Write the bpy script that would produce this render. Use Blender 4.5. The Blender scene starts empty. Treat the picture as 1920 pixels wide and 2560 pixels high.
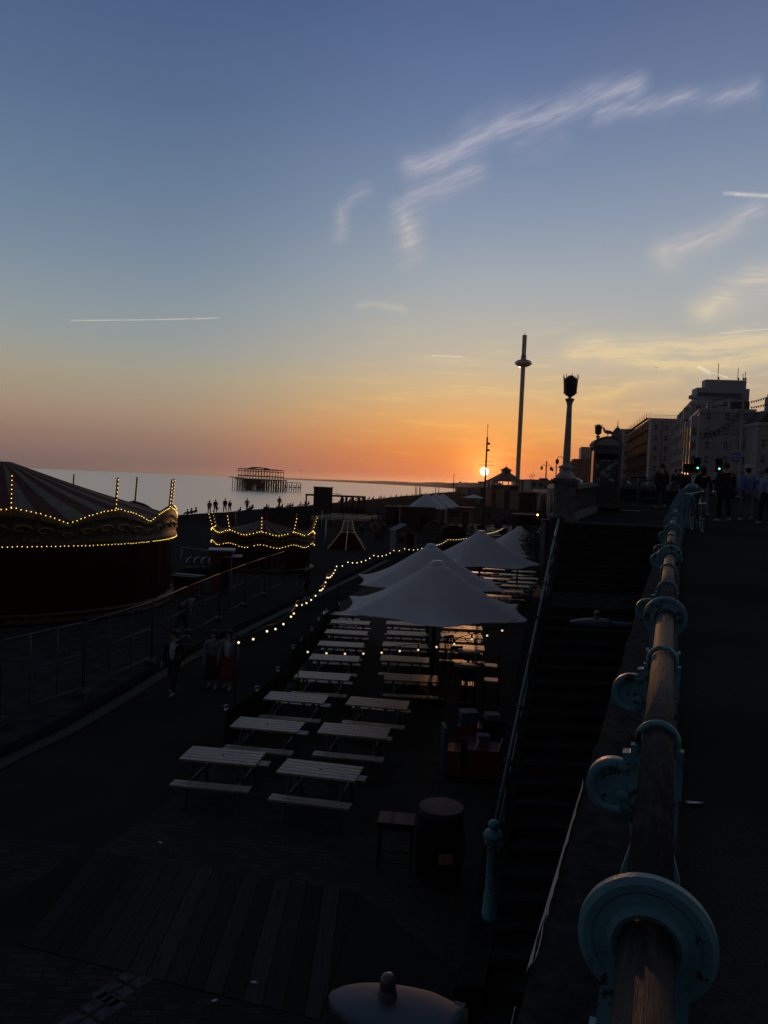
import bpy, bmesh, math, random
from mathutils import Vector, Matrix
random.seed(7)
SC = bpy.context.scene; COL = SC.collection
R_ = math.radians
# ------------------------------------------------------------------ camera, sky, sun, exposure
F = 1923.0; PITCH = R_(2.15); ROLL = R_(2.5); CZ = 5.9      # focal length in px of the 1920x2560 frame; eye 5.9 m over the lower esplanade
cam = bpy.data.objects.new('camera', bpy.data.cameras.new('camera')); COL.objects.link(cam); SC.camera = cam
cam.data.sensor_fit = 'VERTICAL'; cam.data.sensor_height = 36; cam.data.lens = 36*F/2560
cam.data.clip_start = .05; cam.data.clip_end = 60000
CM = Matrix.Rotation(math.pi/2-PITCH, 4, 'X') @ Matrix.Rotation(ROLL, 4, 'Z')
cam.matrix_world = Matrix.Translation((0,0,CZ)) @ CM
def ray(px, py): return CM.to_3x3() @ Vector(((px-960)/F, -(py-1280)/F, -1))
def at(px, py, Y):
    r = ray(px, py); return Vector((r.x/r.y*Y, Y, r.z/r.y*Y+CZ))
def atz(px, py, z):
    r = ray(px, py); k = (z-CZ)/r.z; return Vector((r.x*k, r.y*k, z))
SUN_AZ = R_(7.29); SUN_EL = R_(1.18)
SUNV = Vector((math.sin(SUN_AZ)*math.cos(SUN_EL), math.cos(SUN_AZ)*math.cos(SUN_EL), math.sin(SUN_EL)))
sun = bpy.data.objects.new('sun', bpy.data.lights.new('sun', 'SUN')); COL.objects.link(sun)
sun.data.energy = .5; sun.data.color = (1, .43, .15); sun.data.angle = R_(.53)
sun.rotation_euler = SUNV.to_track_quat('Z', 'Y').to_euler()
SC.view_settings.view_transform = 'Standard'; SC.view_settings.look = 'None'
SC.view_settings.exposure = 0; SC.view_settings.gamma = 1; SC.view_settings.use_curve_mapping = False
SC.cycles.max_bounces = 6; SC.cycles.diffuse_bounces = 3; SC.cycles.glossy_bounces = 3; SC.cycles.use_denoising = True
SC.cycles.volume_bounces = 0

def lin(c):
    return tuple((v/255/12.92 if v/255 <= .04045 else ((v/255+.055)/1.055)**2.4) for v in c)+(1,)
class N:                                   # tiny expression wrapper round shader math nodes
    tree = None
    def __init__(s, sock): s.s = sock
    @staticmethod
    def op(o, *a):
        n = N.tree.nodes.new('ShaderNodeMath'); n.operation = o
        for i, v in enumerate(a):
            if isinstance(v, N): N.tree.links.new(v.s, n.inputs[i])
            else: n.inputs[i].default_value = v
        return N(n.outputs[0])
    def __add__(s, o): return N.op('ADD', s, o)
    def __radd__(s, o): return N.op('ADD', o, s)
    def __sub__(s, o): return N.op('SUBTRACT', s, o)
    def __rsub__(s, o): return N.op('SUBTRACT', o, s)
    def __mul__(s, o): return N.op('MULTIPLY', s, o)
    def __rmul__(s, o): return N.op('MULTIPLY', o, s)
    def __truediv__(s, o): return N.op('DIVIDE', s, o)
def sstep(x, a, b, lo=0., hi=1.):
    n = N.tree.nodes.new('ShaderNodeMapRange'); n.interpolation_type = 'SMOOTHSTEP'
    N.tree.links.new(x.s, n.inputs[0])
    for i, v in enumerate((a, b, lo, hi)): n.inputs[i+1].default_value = v
    return N(n.outputs[0])
def vec3(x, y, z=0.):
    n = N.tree.nodes.new('ShaderNodeCombineXYZ')
    for i, v in enumerate((x, y, z)):
        if isinstance(v, N): N.tree.links.new(v.s, n.inputs[i])
        else: n.inputs[i].default_value = v
    return n.outputs[0]
def noise(v, scale, detail=5., rough=.55, col=False):
    n = N.tree.nodes.new('ShaderNodeTexNoise'); N.tree.links.new(v, n.inputs['Vector'])
    n.inputs['Scale'].default_value = scale; n.inputs['Detail'].default_value = detail; n.inputs['Roughness'].default_value = rough
    return n.outputs[1] if col else N(n.outputs[0])
def ramp(f, stops):
    n = N.tree.nodes.new('ShaderNodeValToRGB'); e = n.color_ramp.elements
    while len(e) < len(stops): e.new(.5)
    for k, (p, c) in enumerate(stops): e[k].position = p; e[k].color = c
    N.tree.links.new(f.s, n.inputs[0]); return n.outputs[0]
def mix(f, a, b, mode='MIX'):
    n = N.tree.nodes.new('ShaderNodeMix'); n.data_type = 'RGBA'; n.blend_type = mode; n.clamp_factor = True
    for i, v in ((0, f), (6, a), (7, b)):
        if isinstance(v, N): N.tree.links.new(v.s, n.inputs[i])
        elif isinstance(v, bpy.types.NodeSocket): N.tree.links.new(v, n.inputs[i])
        else: n.inputs[i].default_value = v
    return n.outputs[2]
def scale_col(c, f):
    n = N.tree.nodes.new('ShaderNodeVectorMath'); n.operation = 'SCALE'
    if isinstance(c, tuple): n.inputs[0].default_value = c[:3]
    else: N.tree.links.new(c, n.inputs[0])
    N.tree.links.new(f.s, n.inputs[3]); return n.outputs[0]
def add_col(a, b):
    n = N.tree.nodes.new('ShaderNodeVectorMath'); n.operation = 'ADD'
    N.tree.links.new(a, n.inputs[0]); N.tree.links.new(b, n.inputs[1]); return n.outputs[0]

def azel(px, py):
    r = ray(px, py).normalized(); return math.degrees(math.atan2(r.x, r.y)), math.degrees(math.asin(r.z))
def make_world():
    w = bpy.data.worlds.new('World'); SC.world = w; w.use_nodes = True
    t = w.node_tree; N.tree = t; t.nodes.clear()
    out = t.nodes.new('ShaderNodeOutputWorld'); bg = t.nodes.new('ShaderNodeBackground'); t.links.new(bg.outputs[0], out.inputs[0])
    tc = t.nodes.new('ShaderNodeTexCoord'); sp = t.nodes.new('ShaderNodeSeparateXYZ'); t.links.new(tc.outputs['Generated'], sp.inputs[0])
    x, y, z = (N(o) for o in sp.outputs)
    el = N.op('ARCSINE', z)*57.2958; az = N.op('ARCTAN2', x, y)*57.2958
    azd = N.op('ABSOLUTE', az-7.29)
    pos = N.op('SQRT', N.op('MAXIMUM', el, 0.)/90)
    P = lambda e: math.sqrt(e/90)
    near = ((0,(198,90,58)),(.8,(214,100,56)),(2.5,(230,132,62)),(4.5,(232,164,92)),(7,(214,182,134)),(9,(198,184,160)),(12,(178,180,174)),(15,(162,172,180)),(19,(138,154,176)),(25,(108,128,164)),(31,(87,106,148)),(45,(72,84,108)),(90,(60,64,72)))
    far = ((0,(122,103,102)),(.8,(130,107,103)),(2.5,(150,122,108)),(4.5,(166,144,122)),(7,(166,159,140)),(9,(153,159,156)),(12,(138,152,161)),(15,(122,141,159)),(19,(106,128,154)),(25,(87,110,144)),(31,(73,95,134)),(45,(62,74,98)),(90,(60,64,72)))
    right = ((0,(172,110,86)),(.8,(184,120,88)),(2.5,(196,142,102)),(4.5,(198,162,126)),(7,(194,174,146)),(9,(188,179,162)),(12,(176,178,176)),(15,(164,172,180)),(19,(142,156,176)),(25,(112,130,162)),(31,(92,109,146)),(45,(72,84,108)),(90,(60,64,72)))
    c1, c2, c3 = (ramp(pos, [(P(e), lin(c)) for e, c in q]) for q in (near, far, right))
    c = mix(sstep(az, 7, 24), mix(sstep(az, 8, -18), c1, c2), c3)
    # cirrus, streaks and contrails, laid out over the dome by azimuth and elevation
    p = vec3(az, el)
    wn = t.nodes.new('ShaderNodeSeparateXYZ'); t.links.new(noise(p, .2, 4, .5, True), wn.inputs[0])
    wx = az+(N(wn.outputs[0])-.5)*2.6; wy = el+(N(wn.outputs[1])-.5)*2.4
    def seg(ax, ay, A, B, w, s):
        dx, dy = B[0]-A[0], B[1]-A[1]; L = dx*dx+dy*dy
        ux = ax-A[0]; uy = ay-A[1]
        tt = N.op('MINIMUM', N.op('MAXIMUM', (ux*dx+uy*dy)/L, 0.), 1.)
        ex = ux-tt*dx; ey = uy-tt*dy
        d = N.op('SQRT', ex*ex+ey*ey)
        f = N.op('MAXIMUM', 1.-d/w, 0.); return f*f*s
    def poly(ax, ay, pts, wpx, s):
        q = [azel(*a) for a in pts]; r = None
        for a, b in zip(q, q[1:]):
            m = seg(ax, ay, a, b, wpx*.0298, s); r = m if r is None else N.op('MAXIMUM', r, m)
        return r
    cir = None
    for pts, wp, s in (([(1030,425),(1110,385),(1190,340),(1270,303),(1350,282),(1440,258),(1580,222)], 64, 1.0),
                       ([(1500,285),(1620,264),(1720,248),(1880,236)], 46, .75),
                       ([(1180,420),(1100,465),(1045,505),(1015,545),(1025,620)], 64, .85),
                       ([(915,478),(860,515),(845,580)], 36, .45),
                       ([(1680,630),(1770,590),(1880,540)], 70, .75),
                       ([(900,768),(1010,778)], 24, .35),
                       ([(1400,330),(1300,360)], 70, .3),
                       ([(1430,885),(1560,880),(1760,850),(1920,840)], 56, 1.1),
                       ([(1500,895),(1660,905),(1920,880)], 46, 1.1),
                       ([(1760,770),(1920,700)], 80, .8),
                       ([(1440,1010),(1700,940)], 44, .6)):
        m = poly(wx, wy, pts, wp, s); cir = m if cir is None else N.op('MAXIMUM', cir, m)
    tl = sstep(el, 12, 17, .06, 1.); sx_ = az+(wx-az)*.28; sy_ = el+(wy-el)*.28; uu = sx_*.94+sy_*.342*tl; vv = sy_*.94-sx_*.342*tl
    fib = noise(vec3(uu*.16, vv*1.15), 1., 6, .62); fib2 = noise(vec3(uu*.5, vv*3.6), 1., 5, .62)
    cir = cir*sstep(fib, .25, .68, .25, 1.25)*sstep(fib2, .25, .75, .55, 1.15)
    con = None
    for pts, wp, s in (([(178,801),(545,795)], 2.6, .34), ([(1082,889),(1155,892)], 2.6, .36), ([(1800,833),(1925,822)], 2.8, .3),
                       ([(1747,917),(1775,934)], 8, .42), ([(1768,927),(1818,944)], 3, .5), ([(1812,483),(1930,490)], 8, .4)):
        m = poly(az, el, pts, wp, s); con = m if con is None else N.op('MAXIMUM', con, m)
    st = sstep(noise(vec3(az*.16+el*.05, el*1.25), 1.0, 6, .6), .46, .78)
    low = sstep(el, 14, 7)*sstep(el, .5, 2.)*sstep(az, -12, 10)
    cir = N.op('MAXIMUM', cir, st*low*.6)
    ccol = ramp(pos, [(P(0),lin((250,150,80))), (P(4),lin((255,196,96))), (P(8),lin((250,218,150))), (P(13),lin((232,215,184))), (P(20),lin((196,190,200))), (P(30),lin((178,180,200)))])
    con = con*sstep(noise(p, 1.3, 4, .6), .3, .6, .45, 1.)*1.5
    c = mix(N.op('MINIMUM', cir*sstep(el, 12, 18, .85, .72), .62), c, ccol); c = mix(con, c, lin((255,240,222)))
    # the physical sky underneath
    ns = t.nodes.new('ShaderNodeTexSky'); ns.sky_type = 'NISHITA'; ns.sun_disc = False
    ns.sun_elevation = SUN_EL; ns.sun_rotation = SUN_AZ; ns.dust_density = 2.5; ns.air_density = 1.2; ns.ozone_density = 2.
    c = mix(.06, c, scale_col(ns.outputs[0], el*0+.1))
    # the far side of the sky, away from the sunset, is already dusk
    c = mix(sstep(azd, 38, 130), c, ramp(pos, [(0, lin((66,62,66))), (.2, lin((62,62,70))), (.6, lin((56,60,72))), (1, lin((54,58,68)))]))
    # glow round the sun and the disc itself
    dt = N.op('MINIMUM', x*SUNV.x+y*SUNV.y+z*SUNV.z, 1.)
    ang = N.op('ARCCOSINE', dt)*57.2958
    g1 = N.op('EXPONENT', ang/-2.2); g2 = N.op('EXPONENT', ang/-.85)
    c = add_col(c, scale_col((.30,.11,.01,1), g1)); c = add_col(c, scale_col((.95,.45,.10,1), g2))
    c = add_col(c, scale_col((9,7.2,4.6,1), sstep(ang, .33, .27)))
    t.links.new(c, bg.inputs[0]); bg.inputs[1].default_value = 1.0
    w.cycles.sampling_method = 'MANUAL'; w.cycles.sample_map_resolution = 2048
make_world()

# ------------------------------------------------------------------ materials
MATS = {}
def mat(name, col, rough=.7, metal=0., var=.25, scale=6., bump=0., spec=.5, kind=None, col2=None, emis=None, es=0., trans=0.):
    if name in MATS: return MATS[name]
    m = bpy.data.materials.new(name); m.use_nodes = True; t = m.node_tree; N.tree = t
    b = t.nodes['Principled BSDF']; MATS[name] = m
    b.inputs['Roughness'].default_value = rough; b.inputs['Metallic'].default_value = metal
    b.inputs['Specular IOR Level'].default_value = spec
    if emis:
        b.inputs['Emission Color'].default_value = emis+(1,); b.inputs['Emission Strength'].default_value = es
    if trans: b.inputs['Transmission Weight'].default_value = trans
    tc = t.nodes.new('ShaderNodeTexCoord'); v = tc.outputs['Object']
    n1 = noise(v, scale, 6, .6)
    c = col+(1,)
    d = tuple(x*(1-var) for x in col)+(1,); l = tuple(min(1, x*(1+var)) for x in col)+(1,)
    cc = mix(sstep(n1, .3, .7), d, l); bh = n1
    sp = t.nodes.new('ShaderNodeSeparateXYZ'); t.links.new(v, sp.inputs[0]); X, Y, Z = (N(o) for o in sp.outputs)
    if kind == 'wood':          # grain along local x
        g = noise(vec3(X*.35, Y*9., Z*9.), 3.2, 5, .65); cc = mix(sstep(g, .35, .7), tuple(x*.55 for x in col)+(1,), cc); bh = g
    elif kind == 'stripes':     # radial stripes about local z
        a = N.op('ARCTAN2', Y, X)*(24/6.28318)
        s = sstep(N.op('FRACT', a), .47, .53); cc = mix(s, cc, col2+(1,))
        f = N.op('SINE', N.op('ARCTAN2', Y, X)*24.); bh = f*.5+n1*.5
    elif kind == 'folds':
        a = N.op('ARCTAN2', Y, X); f = noise(vec3(N.op('COSINE', a)*5., N.op('SINE', a)*5., Z*.12), 2.2, 4, .6); bh = f
    elif kind == 'brick':
        bt = t.nodes.new('ShaderNodeTexBrick'); t.links.new(v, bt.inputs[0]); bt.inputs['Scale'].default_value = 1
        bt.inputs['Brick Width'].default_value = .22; bt.inputs['Row Height'].default_value = .11; bt.inputs['Mortar Size'].default_value = .008
        bt.inputs['Color1'].default_value = d; bt.inputs['Color2'].default_value = l; bt.inputs['Mortar'].default_value = tuple(x*.45 for x in col)+(1,)
        cc = mix(sstep(noise(v, .6, 5), .3, .75), bt.outputs[0], tuple(x*.7 for x in col)+(1,)); bh = N(bt.outputs[1])*-1.
    elif kind == 'planks':      # boards running along local x
        k = N.op('FLOOR', Y/.24); fr = N.op('FRACT', Y/.24)
        wn = t.nodes.new('ShaderNodeTexWhiteNoise'); wn.noise_dimensions = '1D'; t.links.new(k.s, wn.inputs['W'])
        cc = mix(N(wn.outputs[0]), d, l); gap = sstep(N.op('ABSOLUTE', fr-.5), .455, .49)
        g = noise(vec3(X*.5, Y*12., 0.), 2.5, 5, .6); cc = mix(sstep(g, .4, .75), cc, d); cc = mix(gap, cc, tuple(x*.2 for x in col)+(1,)); bh = g*.4-gap
    elif kind == 'asphalt':
        f = noise(v, 90, 3, .7); p2 = noise(v, .35, 5, .6)
        cc = mix(sstep(f, .35, .7), d, l); cc = mix(sstep(p2, .4, .65), cc, tuple(x*.65 for x in col)+(1,)); bh = f
    elif kind == 'rust':        # chipped paint over rusty iron
        p2 = noise(v, 34, 6, .65)+(noise(v, 5, 3)-.5)*.35; cc = mix(sstep(noise(v, 3.5, 4), .3, .7), cc, tuple(x*.72 for x in col)+(1,)); cc = mix(sstep(p2, .585, .63), cc, (.04,.02,.012,1)); bh = p2
    elif kind == 'rail':        # weathered paint crazed along the tube (local x)
        g = noise(vec3(X*1.2, Y*1., Z*1.), 14, 6, .7); g2 = noise(vec3(X*7., Y*60., Z*60.), 2., 4, .7)
        cc = mix(sstep(g2, .42, .62), tuple(x*.3 for x in col)+(1,), cc); cc = mix(sstep(g, .4, .62), cc, col2+(1,)); bh = g2+g*.6
    elif kind == 'poster':
        vo = noise(vec3(X*2.2, Z*2.6, 0.), 2.0, 4, .6)*sstep(Z, .75, 1.1, .75, 1.); cc = mix(sstep(vo, .50, .58), d, col2+(1,))
    elif kind == 'leaf':
        oi = t.nodes.new('ShaderNodeNewGeometry'); cc = mix(N(oi.outputs['Random Per Island']), d, l)
    t.links.new(cc, b.inputs['Base Color'])
    if bump:
        bn = t.nodes.new('ShaderNodeBump'); bn.inputs['Strength'].default_value = bump; bn.inputs['Distance'].default_value = .02
        t.links.new(bh.s, bn.inputs['Height']); t.links.new(bn.outputs[0], b.inputs['Normal'])
    return m
M = dict(
  asphalt=mat('asphalt', (.042,.039,.034), .95, kind='asphalt', bump=.3, spec=.0),
  pave=mat('paving', (.056,.051,.043), .9, kind='brick', bump=.3, spec=.03),
  prom=mat('promenade_asphalt', (.046,.044,.042), .95, kind='asphalt', bump=.3, spec=.0),
  slab2=mat('stair_head_slab', (.075,.072,.07), .9, var=.3, scale=2., spec=0.),
  slab=mat('slab_paving', (.042,.041,.040), .9, var=.3, scale=2., bump=.2, spec=.0),
  boards=mat('boards', (.046,.043,.038), .9, var=.4, kind='planks', bump=.3, spec=.05),
  shingle=mat('shingle', (.034,.031,.028), .97, var=.4, scale=3., bump=.3, spec=.0),
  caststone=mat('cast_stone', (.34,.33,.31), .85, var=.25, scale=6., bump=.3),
  dimstone=mat('dimmed_stone', (.16,.15,.14), .9, var=.35, scale=6., bump=.4),  # pedestal's shade is put into this darker tone; dull huts share it
  patch=mat('worn_slabs', (.052,.049,.044), .95, kind='brick', var=.3, bump=.3, spec=0.),
  kioskwood=mat('kiosk_frame', (.13,.11,.10), .7, var=.2, spec=.2),
  kerbstone=mat('kerb_stone', (.020,.0195,.019), .95, var=.4, scale=9., bump=.4, spec=0.),
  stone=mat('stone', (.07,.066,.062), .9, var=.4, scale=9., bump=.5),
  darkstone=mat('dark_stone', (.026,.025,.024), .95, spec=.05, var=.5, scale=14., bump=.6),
  step=mat('step_concrete', (.034,.033,.031), .95, spec=0., var=.4, scale=5., bump=.4),
  white_paint=mat('peeling_white_paint', (.36,.36,.38), .9, var=.2, spec=.05),
  worn=mat('worn_marking', (.075,.075,.078), .95, var=.5, scale=9., spec=.1),
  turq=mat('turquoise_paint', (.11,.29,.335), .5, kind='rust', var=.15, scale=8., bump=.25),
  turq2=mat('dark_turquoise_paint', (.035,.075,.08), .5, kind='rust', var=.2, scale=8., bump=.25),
  rail=mat('weathered_rail', (.062,.053,.050), .7, spec=.25, kind='rail', col2=(.022,.02,.022), bump=.7),
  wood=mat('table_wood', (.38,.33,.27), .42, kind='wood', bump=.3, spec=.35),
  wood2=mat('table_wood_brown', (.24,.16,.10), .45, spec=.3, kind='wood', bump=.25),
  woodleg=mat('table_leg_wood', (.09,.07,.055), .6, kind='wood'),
  canvas=mat('canvas', (.68,.655,.62), .8, var=.06, scale=1.2, bump=.08),
  black=mat('black_metal', (.013,.013,.014), .6, spec=.2, var=.2),
  blackm=mat('black_matt', (.010,.010,.011), .9, spec=.1, var=.3),
  steel=mat('galvanised_steel', (.30,.31,.32), .42, .8, var=.15),
  dullsteel=mat('dull_fence_steel', (.07,.072,.075), .6, .3),
  chrome=mat('chrome', (.7,.7,.72), .12, 1.),
  red=mat('red_paint', (.16,.014,.017), .5, var=.2),
  redcurtain=mat('red_curtain', (.045,.006,.007), .9, spec=.05, kind='folds', var=.25, bump=.9, scale=2.),
  stripes=mat('striped_canvas', (.16,.145,.11), .85, kind='stripes', spec=.05, col2=(.105,.045,.036), bump=.35, scale=3.),
  board=mat('rounding_board', (.075,.05,.022), .6, spec=.2, var=.55, scale=5., bump=.5),
  gilt=mat('gilt', (.22,.14,.05), .45, .5, var=.3, scale=12., bump=.4),
  bulb=mat('warm_bulb', (1,.75,.3), .4, emis=(1,.60,.12), es=2.2),
  bulb2=mat('festoon_bulb', (1,.85,.6), .4, emis=(1,.74,.40), es=1.5),
  bulb3=mat('dim_festoon_bulb', (1,.85,.6), .4, emis=(1,.75,.42), es=.9),
  green=mat('green_signal', (.1,.9,.6), .4, emis=(.12,1,.62), es=3.),
  amber=mat('amber_lamp', (1,.8,.2), .4, emis=(1,.62,.08), es=5.),
  white=mat('white_plastic', (.55,.56,.58), .45, var=.1),
  lampgrey=mat('lamp_shell', (.105,.13,.165), .7, spec=.15, var=.12, scale=4.),
  glass=mat('clear_glass', (.6,.6,.6), .08, trans=.9),
  pane=mat('window_glass', (.02,.022,.026), .08, spec=1., var=.1),
  stucco=mat('stucco', (.36,.35,.34), .85, var=.12, scale=.5),
  stucco2=mat('grey_stucco', (.33,.32,.30), .85, var=.12, scale=.5),
  slabconc=mat('tower_concrete', (.35,.36,.38), .8, var=.1, scale=.3),
  trim=mat('stucco_trim', (.52,.51,.49), .8, var=.08),
  redbrick=mat('red_brick', (.20,.075,.05), .85, var=.3, scale=1.2),
  scafbrick=mat('scaffold_brick', (.060,.026,.021), .9, var=.3, scale=1.2, spec=.1),
  bayglass=mat('bay_glass', (.35,.34,.33), .10, .7, var=.1),
  slate=mat('slate_roof', (.06,.06,.065), .7, var=.2),
  bronze=mat('dark_bronze', (.035,.036,.032), .5, .3, var=.3, scale=12.),
  iron=mat('old_iron', (.035,.028,.026), .9, var=.3),
  pod=mat('pod_glass', (.12,.12,.13), .2, .6),
  hill=mat('far_land', (.06,.05,.05), .95, var=.3, scale=.002),
  timber=mat('dark_timber', (.05,.04,.035), .85, kind='wood'),
  skin=mat('skin', (.42,.26,.19), .6, var=.1), hair=mat('dark_hair', (.02,.015,.012), .7),
  clblack=mat('black_cloth', (.014,.014,.016), .9, var=.3), clgrey=mat('grey_cloth', (.16,.16,.17), .9), clwhite=mat('white_cloth', (.40,.40,.44), .9),
  clblue=mat('blue_cloth', (.10,.15,.38), .9), cllblue=mat('light_blue_cloth', (.26,.30,.44), .9), clred=mat('dark_red_cloth', (.16,.02,.03), .9),
  clkhaki=mat('khaki_cloth', (.13,.125,.12), .9), straw=mat('pale_hat', (.42,.40,.36), .9), shoe=mat('pale_shoe', (.30,.29,.28), .8),
  leaf=mat('leaf', (.035,.05,.025), .7, kind='leaf', var=.5), poster=mat('poster', (.07,.065,.065), .4, kind='poster', col2=(.30,.31,.34)),
  gullw=mat('gull_white', (.55,.55,.55), .8), gullg=mat('gull_grey', (.14,.14,.15), .8), bluecrate=mat('blue_plastic', (.06,.085,.14), .4),
  paper=mat('paper', (.55,.55,.55), .9), ochre=mat('ochre_label', (.35,.20,.10), .7), rubber=mat('rubber', (.02,.02,.02), .8),
  carpaint=mat('dark_car_paint', (.05,.05,.055), .25), netting=mat('red_netting', (.05,.022,.018), .9, var=.3, scale=.8),
  weed=mat('kerb_weed', (.014,.019,.010), .9, var=.5, scale=10.),
)
def translucent(m, f, col):            # light coming through thin cloth
    t = m.node_tree; b = t.nodes['Principled BSDF']; tr = t.nodes.new('ShaderNodeBsdfTranslucent'); tr.inputs[0].default_value = col
    mx = t.nodes.new('ShaderNodeMixShader'); mx.inputs[0].default_value = f
    t.links.new(b.outputs[0], mx.inputs[1]); t.links.new(tr.outputs[0], mx.inputs[2]); t.links.new(mx.outputs[0], t.nodes['Material Output'].inputs[0])
translucent(M['canvas'], .22, (.62,.58,.52,1))
# ------------------------------------------------------------------ mesh helpers
class MB:
    def __init__(s): s.v = []; s.f = []; s.sm = []
    def add(s, vs, fs, smooth=False):
        o = len(s.v); s.v += [tuple(a) for a in vs]; s.f += [tuple(i+o for i in f) for f in fs]; s.sm += [smooth]*len(fs); return s
    def box(s, c, d, rz=0., top=1., m=None):
        vs = []
        for z in (-.5, .5):
            k = top if z > 0 else 1.
            for x, y in ((-.5,-.5),(.5,-.5),(.5,.5),(-.5,.5)): vs.append(Vector((x*d[0]*k, y*d[1]*k, z*d[2])))
        r = m if m else Matrix.Rotation(rz, 3, 'Z')
        return s.add([r@v+Vector(c) for v in vs], [(0,3,2,1),(4,5,6,7),(0,1,5,4),(1,2,6,5),(2,3,7,6),(3,0,4,7)])
    def beam(s, p, q, w, h, up=(0,0,1)):
        p = Vector(p); q = Vector(q); d = q-p; L = d.length; d.normalize(); u = Vector(up)
        if abs(d.dot(u)) > .98: u = Vector((0,1,0))
        sx = d.cross(u).normalized(); uz = sx.cross(d)
        return s.box((p+q)/2, (L, w, h), m=Matrix((d, sx, uz)).transposed())
    def tube(s, path, r, n=8, closed=False, cap=True):
        path = [Vector(p) for p in path]; k = len(path); rs = r if isinstance(r, (list, tuple)) else [r]*k
        vs = []; ref = None
        for i, p in enumerate(path):
            a = path[(i-1) % k] if (closed or i) else p; b = path[(i+1) % k] if (closed or i < k-1) else p
            d = (b-a).normalized()
            if ref is None: ref = Vector((0,0,1)) if abs(d.z) < .9 else Vector((1,0,0))
            x = d.cross(ref).normalized(); y = x.cross(d); ref = y
            for j in range(n):
                t = 2*math.pi*j/n; vs.append(p+(x*math.cos(t)+y*math.sin(t))*rs[i])
        fs = [((i*n+j), (i*n+(j+1) % n), (((i+1) % k)*n+(j+1) % n), (((i+1) % k)*n+j)) for i in range(k if closed else k-1) for j in range(n)]
        if cap and not closed: fs += [tuple(range(n))[::-1], tuple((k-1)*n+j for j in range(n))]
        return s.add(vs, fs, n > 5)
    def bar(s, p, q, r, r2=None, n=8): return s.tube([p, q], [r, r if r2 is None else r2], n)
    def lathe(s, prof, n=16, c=(0,0,0), a0=0., a1=2*math.pi, smooth=True, sx=1., sy=1.):
        full = abs(a1-a0-2*math.pi) < 1e-6; m = n if full else n+1; vs = []
        for r, z in prof:
            for j in range(m):
                t = a0+(a1-a0)*j/n; vs.append((c[0]+r*sx*math.cos(t), c[1]+r*sy*math.sin(t), c[2]+z))
        fs = [(i*m+j, i*m+(j+1) % m, (i+1)*m+(j+1) % m, (i+1)*m+j) for i in range(len(prof)-1) for j in range(n)]
        return s.add(vs, fs, smooth)
    def ring(s, c, R, r, ax, n=24, k=8, a0=0., a1=2*math.pi, flat=1.):
        ax = Vector(ax).normalized(); u = Vector((0,0,1)); x = ax.cross(u).normalized(); y = x.cross(ax); c = Vector(c)
        full = abs(a1-a0-2*math.pi) < 1e-6
        pts = [c+(x*math.cos(t)+y*math.sin(t))*R for t in [a0+(a1-a0)*i/n for i in range(n if full else n+1)]]
        return s.tube(pts, r, k, full)
    def ball(s, c, r, n=8, k=6, sz=1.):
        return s.lathe([(r*math.sin(math.pi*i/k)+1e-5, -r*sz*math.cos(math.pi*i/k)) for i in range(k+1)], n, c)
    def prism(s, pts, a, b):    # polygon of 3-D points swept from offset a to offset b
        n = len(pts); a = Vector(a); b = Vector(b); P = [Vector(p) for p in pts]
        return s.add([p+a for p in P]+[p+b for p in P], [tuple(range(n))[::-1], tuple(range(n, 2*n))]+[(i, (i+1) % n, n+(i+1) % n, n+i) for i in range(n)])
    def build(s, name, m, parent=None, loc=None, rz=None, recalc=True):
        me = bpy.data.meshes.new(name); me.from_pydata(s.v, [], s.f); me.polygons.foreach_set('use_smooth', s.sm)
        if recalc:
            bm = bmesh.new(); bm.from_mesh(me); bmesh.ops.recalc_face_normals(bm, faces=bm.faces); bm.to_mesh(me); bm.free()
        me.materials.append(M[m] if isinstance(m, str) else m)
        o = bpy.data.objects.new(name, me); COL.objects.link(o)
        if parent: o.parent = parent
        if loc is not None: o.location = loc
        if rz is not None: o.rotation_euler = (0, 0, rz)
        return o
def tag(o, label=None, cat=None, group=None, kind=None):
    for k, v in (('label', label), ('category', cat), ('group', group), ('kind', kind)):
        if v: o[k] = v
    return o
def thing(name, label, cat, loc=(0,0,0), rz=0., group=None):
    o = bpy.data.objects.new(name, None); COL.objects.link(o); o.location = loc; o.rotation_euler = (0,0,rz)
    o.empty_display_size = .2
    return tag(o, label, cat, group)
def dup(src, loc, rz=None, label=None, group=None, scale=None):
    def cp(o, par):
        c = o.copy(); COL.objects.link(c)
        if par: c.parent = par
        for ch in [k for k in o.children]: cp(ch, c)
        return c
    r = cp(src, None); r.location = loc
    if rz is not None: r.rotation_euler = (r.rotation_euler.x, r.rotation_euler.y, rz)
    if label: r['label'] = label
    if group: r['group'] = group
    if scale: r.scale = (scale,)*3
    return r
ORD = ['first','second','third','fourth','fifth','sixth','seventh','eighth','ninth','tenth','eleventh','twelfth','thirteenth','fourteenth']
def zprom(y): return 4.53+.027*y if y < 52 else min(6.3, 5.934+.004*(y-52))
def prom_pt(px, py):
    r = ray(px, py); d = 1.37/(.027-r.z/r.y); return at(px, py, d)
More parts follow.
